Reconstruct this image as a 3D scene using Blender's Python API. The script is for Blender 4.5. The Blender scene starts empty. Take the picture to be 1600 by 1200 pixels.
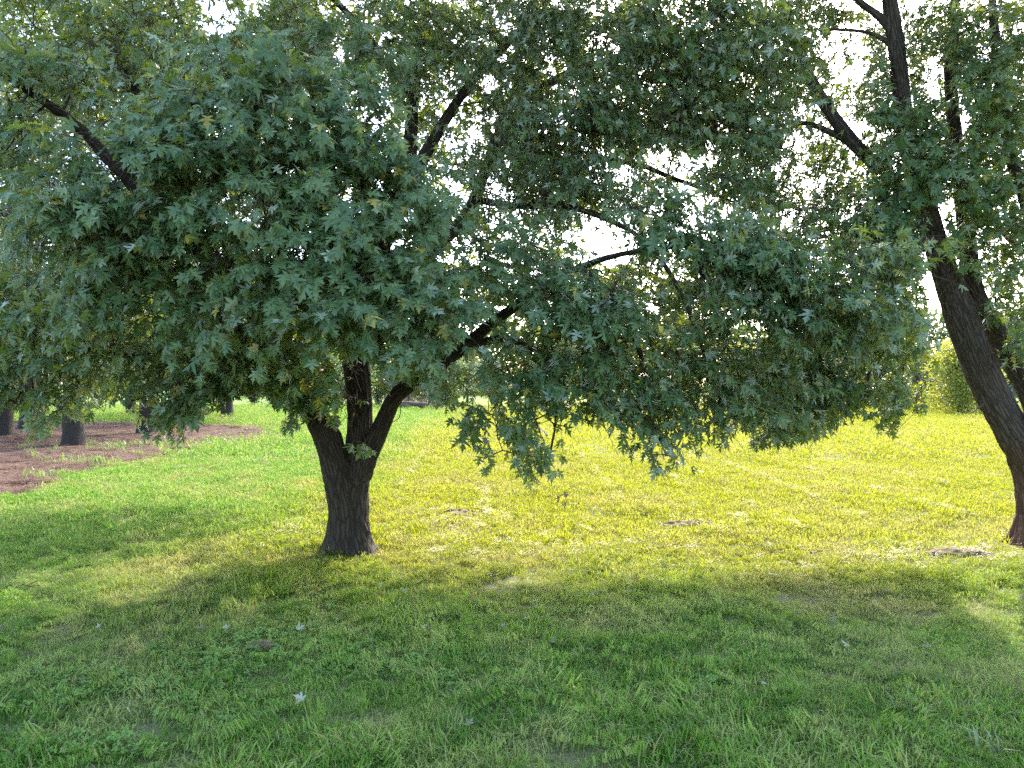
import bpy, math, random
import numpy as np
from mathutils import Matrix, Vector
sc = bpy.context.scene
R = math.radians
rng = np.random.default_rng(7)
random.seed(7)

# ------------------------------------------------------------------ camera, sky, sun, exposure
EYE, FPX = 1.65, 1164.0
cam = bpy.data.cameras.new('camera'); camo = bpy.data.objects.new('camera', cam)
sc.collection.objects.link(camo); sc.camera = camo
camo.location = (0, 0, EYE); camo.rotation_euler = (R(90), 0, 0)
cam.sensor_width = 36; cam.lens = 36 * FPX / 1600; cam.clip_start = .05; cam.clip_end = 3000
SUN_EL, SUN_AZ = 41.0, 20.0
w = bpy.data.worlds.new('World'); sc.world = w; w.use_nodes = True
sky = w.node_tree.nodes.new('ShaderNodeTexSky'); sky.sky_type = 'NISHITA'; sky.sun_disc = False
sky.sun_elevation = R(SUN_EL); sky.sun_rotation = R(SUN_AZ)
sky.air_density = 1.0; sky.dust_density = 2.0; sky.ozone_density = 1.0
bg = w.node_tree.nodes['Background']; bg.inputs[1].default_value = .15
w.node_tree.links.new(sky.outputs[0], bg.inputs[0])
sl = bpy.data.lights.new('sun', 'SUN'); sl.energy = 2.1; sl.angle = R(.8); sl.color = (1, .93, .80)
so = bpy.data.objects.new('sun', sl); sc.collection.objects.link(so); so.location = (6, 18, 16)
sdir = Vector((math.sin(R(SUN_AZ)) * math.cos(R(SUN_EL)), math.cos(R(SUN_AZ)) * math.cos(R(SUN_EL)), math.sin(R(SUN_EL))))
so.rotation_euler = sdir.to_track_quat('Z', 'Y').to_euler()
vs = sc.view_settings; vs.view_transform = 'Standard'; vs.look = 'None'; vs.gamma = 1; vs.exposure = 2.7
cy = sc.cycles
cy.max_bounces = 5; cy.diffuse_bounces = 3; cy.glossy_bounces = 1; cy.transmission_bounces = 3; cy.transparent_max_bounces = 4
cy.caustics_reflective = False; cy.caustics_refractive = False
cy.use_denoising = False

# ------------------------------------------------------------------ helpers
def link(o, parent=None):
    sc.collection.objects.link(o)
    if parent: o.parent = parent
    return o
def tag(o, label=None, cat=None, group=None, kind=None):
    if label: o['label'] = label
    if cat: o['category'] = cat
    if group: o['group'] = group
    if kind: o['kind'] = kind
    return o
def empty(name, loc=(0, 0, 0)):
    o = bpy.data.objects.new(name, None); o.empty_display_size = .2; o.location = loc
    return link(o)
def raw_mesh(name, V, F, mat, attrs=None, smooth=True):
    """V (n,3); F list of int arrays (m,k)"""
    me = bpy.data.meshes.new(name); V = np.asarray(V, np.float32)
    F = [np.asarray(f, np.int32) for f in F if len(f)]
    me.vertices.add(len(V)); me.vertices.foreach_set('co', V.ravel())
    nl = sum(f.size for f in F); npoly = sum(len(f) for f in F)
    me.loops.add(nl); me.polygons.add(npoly)
    me.loops.foreach_set('vertex_index', np.concatenate([f.ravel() for f in F]))
    tot = np.concatenate([np.full(len(f), f.shape[1], np.int32) for f in F])
    st = np.concatenate([[0], np.cumsum(tot)[:-1]]).astype(np.int32)
    me.polygons.foreach_set('loop_start', st); me.polygons.foreach_set('loop_total', tot)
    me.polygons.foreach_set('use_smooth', np.full(npoly, smooth))
    for k, a in (attrs or {}).items():
        a = np.asarray(a, np.float32)
        if a.ndim == 1: me.attributes.new(k, 'FLOAT', 'POINT').data.foreach_set('value', a)
        else: me.attributes.new(k, 'FLOAT_VECTOR', 'POINT').data.foreach_set('vector', a.ravel())
    if mat: me.materials.append(mat)
    me.update(calc_edges=True); me.validate()
    return me
class MB:
    def __init__(s): s.V = []; s.F = {}; s.A = []; s.n = 0
    def add(s, V, F, bk=None):
        V = np.asarray(V, float); F = np.asarray(F, int)
        s.F.setdefault(F.shape[1], []).append(F + s.n); s.V.append(V)
        s.A.append(bk if bk is not None else np.zeros((len(V), 3))); s.n += len(V)
    def mesh(s, name, mat, smooth=True):
        return raw_mesh(name, np.concatenate(s.V), [np.concatenate(f) for f in s.F.values()], mat, {'bk': np.concatenate(s.A)}, smooth)
    def build(s, name, mat, parent=None, smooth=True):
        return link(bpy.data.objects.new(name, s.mesh(name, mat, smooth)), parent)
def nrm(a): 
    a = np.asarray(a, float); return a / np.maximum(np.linalg.norm(a, axis=-1, keepdims=True), 1e-9)
def W(px, py, Y): return np.array([(px - 800) / FPX * Y, Y, EYE - (py - 600) / FPX * Y])
def proj(P):
    Y = np.maximum(P[..., 1], .05)
    return P[..., 0] / Y * FPX + 800, 600 - (P[..., 2] - EYE) / Y * FPX
def gz(x, y):
    x = np.asarray(x, float); y = np.asarray(y, float)
    return .035 * np.sin(.55 * x + .4) * np.cos(.41 * y + .3) + .015 * np.sin(1.7 * x + 1.1 * y) + .010 * np.sin(2.9 * y - 1.3 * x) + .008 * np.sin(5.1 * x + 3.3 * y)
def hsh(i, j, k=0):
    v = np.sin(i * 127.1 + j * 311.7 + k * 74.7) * 43758.5453
    return v - np.floor(v)
def vnoise(x, y, k=0):
    x = np.asarray(x, float); y = np.asarray(y, float)
    i = np.floor(x); j = np.floor(y); u = x - i; v = y - j
    u = u * u * (3 - 2 * u); v = v * v * (3 - 2 * v)
    return (hsh(i, j, k) * (1 - u) + hsh(i + 1, j, k) * u) * (1 - v) + (hsh(i, j + 1, k) * (1 - u) + hsh(i + 1, j + 1, k) * u) * v
def catmull(P, step):
    """P (n,d) control rows -> resampled rows about `step` apart (measured on xyz)"""
    P = np.asarray(P, float); Q = np.vstack([2 * P[0] - P[1], P, 2 * P[-1] - P[-2]]); out = []
    for i in range(1, len(Q) - 2):
        L = np.linalg.norm(Q[i + 1, :3] - Q[i, :3]); n = max(1, int(L / step))
        for t in np.arange(n) / n:
            a, b, c, d = Q[i - 1], Q[i], Q[i + 1], Q[i + 2]
            out.append(.5 * (2 * b + (c - a) * t + (2 * a - 5 * b + 4 * c - d) * t * t + (3 * b - a - 3 * c + d) * t ** 3))
    out.append(P[-1]); return np.array(out)
def tube(mb, P, r, seg=8, ridge=0.0, flare=None, seed=0, cap=True):
    P = np.asarray(P, float); r = np.asarray(r, float); n = len(P)
    T = nrm(np.gradient(P, axis=0))
    u = nrm(np.cross(T[0], [0, 1, 0.02]) if abs(T[0][1]) < .9 else np.cross(T[0], [1, 0, 0])); U = [u]
    for i in range(1, n):
        u = nrm(u - T[i] * np.dot(u, T[i])); U.append(u)
    U = np.array(U); B = np.cross(T, U)
    th = np.arange(seg) / seg * 2 * np.pi
    s = np.concatenate([[0], np.cumsum(np.linalg.norm(np.diff(P, axis=0), axis=1))])
    rr = np.repeat(r[:, None], seg, 1)
    if ridge:
        TH, S = np.meshgrid(th, s)
        circ = 2 * np.pi * r[:, None]
        ph = 1.3 * np.sin(S * 2.1 + seed) + .7 * np.sin(S * 5.3 + seed * 2 + TH)
        h = np.zeros_like(rr)
        for k, a in ((7, .5), (12, .6), (17, .4)):
            h += a * (1 - 2 * np.abs(np.sin(k * .5 * TH * 2 / 2 + ph * (1 + k * .11) + 1.4 * np.sin(S * 3.1 + k)))) * (.55 + .9 * vnoise(TH * 3 + seed, S * 9, k))
        lump = .10 * np.sin(2 * TH + S * 3.2 + seed) + .06 * np.sin(3 * TH - S * 5.1 + seed)
        rr = rr * (1 + lump * .6) + h * ridge
    if flare is not None:
        TH, S = np.meshgrid(th, s); rr = rr + flare(TH, S)
    V = (P[:, None] + rr[..., None] * (np.cos(th)[None, :, None] * U[:, None] + np.sin(th)[None, :, None] * B[:, None])).reshape(-1, 3)
    i = np.arange(n - 1)[:, None] * seg; j = np.arange(seg)[None]; k = (j + 1) % seg
    F = np.stack([i + j, i + k, i + seg + k, i + seg + j], -1).reshape(-1, 4)
    bk = np.stack([np.repeat(r[:, None], seg, 1) * np.cos(th), np.repeat(r[:, None], seg, 1) * np.sin(th), np.repeat(s[:, None], seg, 1) + seed], -1).reshape(-1, 3)
    mb.add(V, F, bk)
    if cap:
        mb.add(np.vstack([V[-seg:], P[-1] + T[-1] * r[-1] * .5]), [(a, (a + 1) % seg, seg) for a in range(seg)], np.vstack([bk[-seg:], bk[-1:]]))

# ------------------------------------------------------------------ materials
def mat(name):
    m = bpy.data.materials.new(name); m.use_nodes = True; nt = m.node_tree
    for n in list(nt.nodes): nt.nodes.remove(n)
    out = nt.nodes.new('ShaderNodeOutputMaterial')
    def N(t, **kw):
        n = nt.nodes.new(t)
        for k, v in kw.items():
            if k.startswith('i_'):
                key = k[2:]; n.inputs[int(key) if key.isdigit() else key.replace('_', ' ')].default_value = v
            else: setattr(n, k, v)
        return n
    def L(a, b): nt.links.new(a, b)
    def ramp(fac, stops, interp='LINEAR'):
        n = nt.nodes.new('ShaderNodeValToRGB'); n.color_ramp.interpolation = interp
        e = n.color_ramp.elements
        while len(e) < len(stops): e.new(.5)
        for q, (p, c) in zip(e, stops): q.position = p; q.color = tuple(c) + (1,)
        L(fac, n.inputs[0]); return n.outputs[0]
    def mixc(fac, a, b, bt='MIX'):
        n = nt.nodes.new('ShaderNodeMix'); n.data_type = 'RGBA'; n.blend_type = bt
        for sock, v in ((n.inputs[0], fac), (n.inputs[6], a), (n.inputs[7], b)):
            if hasattr(v, 'links'): L(v, sock)
            else: sock.default_value = v if isinstance(v, (int, float)) else tuple(v) + (1,)
        return n.outputs[2]
    def math_(op, a, b=0.0, c=None):
        n = nt.nodes.new('ShaderNodeMath'); n.operation = op
        for sock, v in zip(n.inputs, (a, b) if c is None else (a, b, c)):
            if hasattr(v, 'links'): L(v, sock)
            else: sock.default_value = v
        return n.outputs[0]
    def noise(vec, scale, detail=3.0, rough=.55):
        n = N('ShaderNodeTexNoise'); n.inputs['Scale'].default_value = scale; n.inputs['Detail'].default_value = detail; n.inputs['Roughness'].default_value = rough
        if vec is not None: L(vec, n.inputs['Vector'])
        return n.outputs[0]
    return m, nt, out, N, L, ramp, mixc, math_, noise

def leaf_material(name, top_a, top_b, under, trans_a, trans_b, tmix=.4, gloss=.42, odd=None):
    m, nt, out, N, L, ramp, mixc, math_, noise = mat(name)
    at = N('ShaderNodeAttribute', attribute_name='rnd'); oi = N('ShaderNodeObjectInfo'); geo = N('ShaderNodeNewGeometry')
    rnd = math_('FRACT', math_('ADD', at.outputs['Fac'], oi.outputs['Random']))
    patch = noise(geo.outputs['Position'], 1.1, 2)
    f = math_('ADD', math_('MULTIPLY', rnd, .65), math_('MULTIPLY', math_('SUBTRACT', patch, .3), .7))
    top = mixc(f, top_a, top_b)
    if odd:
        top = mixc(math_('GREATER_THAN', rnd, odd[0]), top, odd[1])
    col = mixc(geo.outputs['Backfacing'], top, under)
    tr = mixc(f, trans_a, trans_b)
    p = N('ShaderNodeBsdfPrincipled'); L(col, p.inputs['Base Color']); p.inputs['Roughness'].default_value = gloss; p.inputs['Specular IOR Level'].default_value = .5
    t = N('ShaderNodeBsdfTranslucent'); L(tr, t.inputs[0])
    mx = N('ShaderNodeMixShader'); mx.inputs[0].default_value = tmix; L(p.outputs[0], mx.inputs[1]); L(t.outputs[0], mx.inputs[2]); L(mx.outputs[0], out.inputs[0])
    return m
M = {}
M['maple_leaf'] = leaf_material('maple_leaf', (.038, .098, .034), (.160, .245, .100), (.30, .37, .27), (.09, .16, .010), (.28, .30, .014), .40, .34, (.975, (.30, .27, .05)))
M['dead_leaf'] = leaf_material('dead_leaf', (.08, .05, .03), (.16, .10, .05), (.14, .10, .07), (.12, .06, .02), (.2, .1, .03), .3, .6)
M['fallen_leaf'] = leaf_material('fallen_leaf', (.16, .17, .10), (.24, .24, .15), (.32, .33, .25), (.2, .22, .1), (.25, .25, .12), .15, .8)
M['bush_yellow'] = leaf_material('bush_yellow', (.14, .17, .03), (.24, .25, .045), (.2, .25, .1), (.3, .32, .02), (.5, .48, .03), .45, .5)
M['bush_green'] = leaf_material('bush_green', (.06, .10, .045), (.11, .15, .06), (.15, .2, .12), (.12, .18, .03), (.2, .26, .04), .4, .5)
M['bush_grey'] = leaf_material('bush_grey', (.09, .12, .085), (.15, .18, .12), (.2, .23, .18), (.1, .14, .06), (.15, .18, .08), .3, .6)
M['needle'] = leaf_material('needle', (.022, .050, .034), (.05, .085, .052), (.05, .08, .05), (.05, .08, .02), (.09, .12, .03), .25, .45)
M['needle_pale'] = leaf_material('needle_pale', (.07, .12, .08), (.12, .17, .11), (.1, .14, .1), (.1, .15, .06), (.16, .2, .08), .3, .5)
M['clover'] = leaf_material('clover', (.12, .25, .045), (.24, .37, .08), (.14, .24, .08), (.16, .30, .03), (.28, .38, .05), .4, .75)
M['weed'] = leaf_material('weed', (.08, .16, .05), (.16, .24, .08), (.18, .24, .12), (.2, .28, .04), (.3, .36, .06), .4, .5)
M['dry_stalk'] = leaf_material('dry_stalk', (.20, .13, .07), (.34, .25, .14), (.3, .22, .13), (.2, .12, .05), (.3, .2, .08), .25, .6)

def bark(name, c0, c1, c2, zs=1.0, red=None):
    m, nt, out, N, L, ramp, mixc, math_, noise = mat(name)
    at = N('ShaderNodeAttribute', attribute_name='bk')
    mp = N('ShaderNodeMapping'); mp.inputs['Scale'].default_value = (1, 1, .13 * zs); L(at.outputs['Vector'], mp.inputs[0])
    warp = noise(at.outputs['Vector'], 9, 2)
    ad = N('ShaderNodeVectorMath', operation='ADD'); L(mp.outputs[0], ad.inputs[0])
    sc_ = N('ShaderNodeVectorMath', operation='SCALE'); L(warp, sc_.inputs[0]); sc_.inputs['Scale'].default_value = .03; L(sc_.outputs[0], ad.inputs[1])
    vo = N('ShaderNodeTexVoronoi', feature='DISTANCE_TO_EDGE'); vo.inputs['Scale'].default_value = 34; L(ad.outputs[0], vo.inputs['Vector'])
    n1 = noise(mp.outputs[0], 60, 5, .65); n2 = noise(at.outputs['Vector'], 5, 3)
    h = math_('ADD', math_('MULTIPLY', math_('MINIMUM', vo.outputs['Distance'], .22), 3.2), math_('MULTIPLY', n1, .7))
    col = ramp(h, [(.25, c0), (.6, c1), (1.0, c2)])
    col = mixc(math_('MULTIPLY', n2, .6), col, c1)
    if red:
        sx = N('ShaderNodeSeparateXYZ'); g = N('ShaderNodeNewGeometry'); L(g.outputs['Position'], sx.inputs[0])
        hm = math_('SUBTRACT', 1.25, math_('MULTIPLY', sx.outputs['Z'], 1.1)); n3 = noise(mp.outputs[0], 14, 2)
        fac = nt.nodes.new('ShaderNodeClamp'); L(math_('MULTIPLY', hm, math_('MULTIPLY', n3, 1.3)), fac.inputs[0])
        col = mixc(fac.outputs[0], col, red)
    bu = N('ShaderNodeBump'); bu.inputs['Strength'].default_value = .9; bu.inputs['Distance'].default_value = .012; L(h, bu.inputs['Height'])
    p = N('ShaderNodeBsdfPrincipled'); p.inputs['Roughness'].default_value = .85; p.inputs['Specular IOR Level'].default_value = .25
    L(col, p.inputs['Base Color']); L(bu.outputs[0], p.inputs['Normal']); L(p.outputs[0], out.inputs[0])
    return m
M['bark'] = bark('maple_bark', (.008, .006, .004), (.028, .020, .014), (.054, .041, .030))
M['bark_r'] = bark('maple_bark_reddish', (.011, .008, .006), (.042, .032, .023), (.078, .062, .048), 1.0, (.105, .045, .025))
M['pine_bark'] = bark('pine_bark', (.008, .007, .006), (.025, .02, .016), (.05, .04, .032), 2.5)
M['twig'] = bark('twig_bark', (.03, .02, .014), (.065, .045, .033), (.10, .07, .05))

def ground_color(kit, pos):
    """colour of living grass at a place: green lawn, yellower field, straw patches"""
    m, nt, out, N, L, ramp, mixc, math_, noise = kit
    n1 = noise(pos, .55, 3); n2 = noise(pos, 2.3, 3); n3 = noise(pos, .16, 2)
    sx = N('ShaderNodeSeparateXYZ'); L(pos, sx.inputs[0])
    # the open field is coloured yellower than the lawn under and in front of the trees
    fx = N('ShaderNodeMapRange', interpolation_type='SMOOTHSTEP'); L(math_('ADD', sx.outputs['X'], math_('MULTIPLY', n1, 2.5)), fx.inputs[0]); fx.inputs[1].default_value = -3.0; fx.inputs[2].default_value = .0
    fy = N('ShaderNodeMapRange', interpolation_type='SMOOTHSTEP'); L(math_('ADD', sx.outputs['Y'], math_('MULTIPLY', n1, 2.0)), fy.inputs[0]); fy.inputs[1].default_value = 5.2; fy.inputs[2].default_value = 8.5
    field = math_('MULTIPLY', fx.outputs[0], fy.outputs[0])
    return n1, n2, n3, field, sx
def grass_mat(name, far=False):
    kit = mat(name); m, nt, out, N, L, ramp, mixc, math_, noise = kit
    geo = N('ShaderNodeNewGeometry'); oi = N('ShaderNodeObjectInfo'); at = N('ShaderNodeAttribute', attribute_name='rnd')
    rv = math_('FRACT', math_('ADD', at.outputs['Fac'], oi.outputs['Random']))
    n1, n2, n3, field, sx = ground_color(kit, geo.outputs['Position'])
    lush = ramp(n2, [(.34, (.075, .195, .026)), (.48, (.175, .325, .050)), (.62, (.30, .41, .105))])
    yel = ramp(n2, [(.30, (.105, .165, .012)), (.5, (.155, .205, .016)), (.68, (.22, .24, .035))])
    col = mixc(field, lush, yel)
    dry = math_('MULTIPLY', math_('GREATER_THAN', rv, .76), .9)
    patch = N('ShaderNodeMapRange'); L(math_('ADD', math_('MULTIPLY', n1, .7), math_('MULTIPLY', n2, .3)), patch.inputs[0]); patch.inputs[1].default_value = .48; patch.inputs[2].default_value = .61
    dryf = math_('MAXIMUM', math_('MULTIPLY', dry, .6), math_('MULTIPLY', patch.outputs[0], math_('MULTIPLY', math_('ADD', rv, .15), .85)))
    col = mixc(math_('MULTIPLY', rv, .4), col, mixc(.5, col, (.03, .08, .02)))
    col = mixc(dryf, col, (.36, .32, .17))
    tr = mixc(field, (.15, .29, .028), (.35, .37, .008)); tr = mixc(dryf, tr, (.42, .34, .10))
    p = N('ShaderNodeBsdfPrincipled'); L(col, p.inputs['Base Color']); p.inputs['Roughness'].default_value = .55; p.inputs['Specular IOR Level'].default_value = .15
    t = N('ShaderNodeBsdfTranslucent'); L(tr, t.inputs[0])
    mx = N('ShaderNodeMixShader'); mx.inputs[0].default_value = .45; L(p.outputs[0], mx.inputs[1]); L(t.outputs[0], mx.inputs[2]); L(mx.outputs[0], out.inputs[0])
    return m
M['grass'] = grass_mat('lawn_grass')
def soil_mat():
    kit = mat('ground'); m, nt, out, N, L, ramp, mixc, math_, noise = kit
    geo = N('ShaderNodeNewGeometry'); pos = geo.outputs['Position']
    n1, n2, n3, field, sx = ground_color(kit, pos)
    fine = noise(pos, 45, 4, .7)
    soil = ramp(fine, [(.3, (.075, .060, .036)), (.5, (.17, .145, .085)), (.7, (.31, .27, .165))])
    gcol = mixc(field, (.10, .19, .035), (.15, .20, .022)); 
    fy = N('ShaderNodeMapRange', interpolation_type='SMOOTHSTEP'); L(sx.outputs['Y'], fy.inputs[0]); fy.inputs[1].default_value = 12; fy.inputs[2].default_value = 45
    g = math_('ADD', .35, math_('MULTIPLY', fy.outputs[0], .62))
    col = mixc(g, soil, mixc(math_('MULTIPLY', fine, .35), gcol, (.28, .25, .1)))
    bu = N('ShaderNodeBump'); bu.inputs['Strength'].default_value = .8; bu.inputs['Distance'].default_value = .03; L(fine, bu.inputs['Height'])
    p = N('ShaderNodeBsdfPrincipled'); p.inputs['Roughness'].default_value = .95; p.inputs['Specular IOR Level'].default_value = .1
    L(col, p.inputs['Base Color']); L(bu.outputs[0], p.inputs['Normal']); L(p.outputs[0], out.inputs[0]); return m
M['ground'] = soil_mat()
def simple(name, stops, scale, rough=.9, bump=.01, stretch=None):
    m, nt, out, N, L, ramp, mixc, math_, noise = mat(name)
    geo = N('ShaderNodeNewGeometry'); n = noise(geo.outputs['Position'], scale, 5, .65)
    bu = N('ShaderNodeBump'); bu.inputs['Strength'].default_value = .9; bu.inputs['Distance'].default_value = bump; L(n, bu.inputs['Height'])
    p = N('ShaderNodeBsdfPrincipled'); p.inputs['Roughness'].default_value = rough; p.inputs['Specular IOR Level'].default_value = .2
    L(ramp(n, stops), p.inputs['Base Color']); L(bu.outputs[0], p.inputs['Normal']); L(p.outputs[0], out.inputs[0]); return m
M['soil'] = simple('dug_soil', [(.3, (.07, .05, .03)), (.55, (.17, .125, .075)), (.75, (.28, .22, .14))], 30, .95, .02)
M['litter'] = simple('needle_litter', [(.3, (.030, .015, .010)), (.5, (.070, .036, .024)), (.7, (.13, .075, .050))], 22, .95, .03)
def rnd_mat(name, a, b, rough=.8, trans=0.2):
    return leaf_material(name, a, b, b, a, b, trans, rough)
M['straw'] = rnd_mat('dry_clippings', (.30, .26, .12), (.50, .44, .24))
M['needle_straw'] = rnd_mat('fallen_pine_needles', (.05, .024, .015), (.14, .075, .047))
M['deadwood'] = bark('dead_wood', (.03, .022, .017), (.075, .055, .042), (.12, .095, .078))

# ------------------------------------------------------------------ the setting: ground and needle bed
def grid_axis(lo, hi, fine_lo, fine_hi, fine, grow=1.25):
    a = list(np.arange(fine_lo, fine_hi + 1e-6, fine)); s = fine
    while a[-1] < hi: s *= grow; a.append(a[-1] + s)
    s = fine
    while a[0] > lo: s *= grow; a.insert(0, a[0] - s)
    return np.array(a)
gx = grid_axis(-600, 600, -14, 14, .2); gy = grid_axis(-60, 900, 0, 26, .2)
GX, GY = np.meshgrid(gx, gy); GZ = gz(GX, GY)
GZ = np.where(np.hypot(GX, GY) > 120, GZ - .0, GZ)
nx = len(gx); ii = np.arange(len(gy) - 1)[:, None] * nx + np.arange(nx - 1)[None]
F = np.stack([ii, ii + 1, ii + nx + 1, ii + nx], -1).reshape(-1, 4)
go = link(bpy.data.objects.new('ground', raw_mesh('ground', np.stack([GX, GY, GZ], -1).reshape(-1, 3), [F], M['ground'])))
tag(go, kind='structure')

BEDE = np.array([(11.0, -7.3), (12.0, -7.6), (14.0, -8.0), (17.0, -8.1), (21.0, -7.9), (24.0, -7.7), (27.0, -8.6), (30.0, -12.5), (32.0, -17.0)])
def bed_edge(y):   # X of the bed's right edge at Y
    e = np.interp(y, BEDE[:, 0], BEDE[:, 1]); e = np.where(y < 11, -7.3 - (11 - y) * 3.0, e)
    return e + .35 * (vnoise(y * 1.3, y * 0 + 3.3) - .5) * 2 + .15 * np.sin(y * 4.1)
def in_bed(x, y): return (x < bed_edge(y)) & (y > 8.8) & (y < 32)
ys = np.arange(8.8, 32.01, .15); rows = []
for y in ys:
    e = float(bed_edge(y)); xs = e - (np.linspace(0, 1, 40) ** 1.6) * 24
    t = np.clip((e - xs) / .5, 0, 1)
    rows.append(np.stack([xs, np.full(40, y), gz(xs, np.full(40, y)) + .006 + .03 * t + .035 * vnoise(xs * 2.1, y * 2.1, 4) * t], -1))
V = np.concatenate(rows); ii = np.arange(len(ys) - 1)[:, None] * 40 + np.arange(39)[None]
bed = link(bpy.data.objects.new('pine_needle_bed', raw_mesh('pine_needle_bed', V, [np.stack([ii, ii + 40, ii + 41, ii + 1], -1).reshape(-1, 4)], M['litter'])))
tag(bed, kind='structure')

# ------------------------------------------------------------------ maple leaf shapes
def maple_leaf(detail, seed):
    r = np.random.default_rng(seed)
    j = lambda a, b: np.array([a + r.normal(0, .018), b + r.normal(0, .018)])
    V = []; Fq = []
    M0, M1, M2, T = (0, 0), (0, .30), (0, .70), (r.normal(0, .03), 1.06)
    V += [M0, M1, M2, T]
    for s in (1, -1):
        b = len(V)
        P = [j(.13, -.03), j(.40, .06), j(.11, .20), j(.34, .33), j(.60, .58), j(.31, .52), j(.055, .41), j(.26, .70), j(.13, .74)]
        V += [(s * p[0], p[1]) for p in P]
        p = lambda k: b + k
        if detail:
            tr = [(0, p(0), p(1)), (0, p(1), p(2)), (0, p(2), 1), (1, p(2), p(3)), (p(3), p(4), p(5)), (1, p(3), p(5)), (1, p(5), p(6)), (1, p(6), 2), (2, p(6), p(7)), (2, p(7), p(8)), (2, p(8), 3)]
        else:
            tr = [(0, p(1), p(2)), (0, p(2), 1), (1, p(2), p(4)), (1, p(4), p(6)), (1, p(6), 3)]
        Fq += [t if s > 0 else (t[0], t[2], t[1]) for t in tr]
    V = np.array(V, float)
    fold = r.uniform(.15, .6); bend = r.uniform(.1, .5); tw = r.normal(0, .12)
    z = fold * np.abs(V[:, 0]) * r.choice([-1, 1], p=[.65, .35]) - bend * V[:, 1] ** 2 + tw * V[:, 0] * V[:, 1] - .2 * V[:, 0] ** 2
    V3 = np.stack([V[:, 0], V[:, 1] + .40, z], -1)
    if detail:                                        # the leaf stalk
        n = len(V3); V3 = np.vstack([V3, [(.012, 0, 0), (-.012, 0, 0), (0, .41, .004)]]); Fq.append((n, n + 2, n + 1))
    return V3, np.array(Fq)
LEAFD = [maple_leaf(True, 100 + i) for i in range(5)]
LEAFS = [maple_leaf(False, 200 + i) for i in range(4)]
LEAFMESH = [raw_mesh('leaf', v, [f], M['maple_leaf'], None, False) for v, f in LEAFD]

def leaf_cloud(P, U, Nn, S, shapes):
    """one mesh of many leaves"""
    n = len(P); var = rng.integers(0, len(shapes), n); side = np.cross(U, Nn); Vs = []; Fs = []; As = []; off = 0
    rv = rng.random(n)
    for k, (lv, lf) in enumerate(shapes):
        q = np.where(var == k)[0]
        if not len(q): continue
        v = P[q, None] + S[q, None, None] * (lv[None, :, 0:1] * side[q, None] + lv[None, :, 1:2] * U[q, None] + lv[None, :, 2:3] * Nn[q, None])
        Vs.append(v.reshape(-1, 3)); Fs.append((lf[None] + off + np.arange(len(q))[:, None, None] * len(lv)).reshape(-1, 3)); off += len(q) * len(lv)
        As.append(np.repeat(rv[q], len(lv)))
    return np.concatenate(Vs), np.concatenate(Fs), np.concatenate(As)

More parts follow.
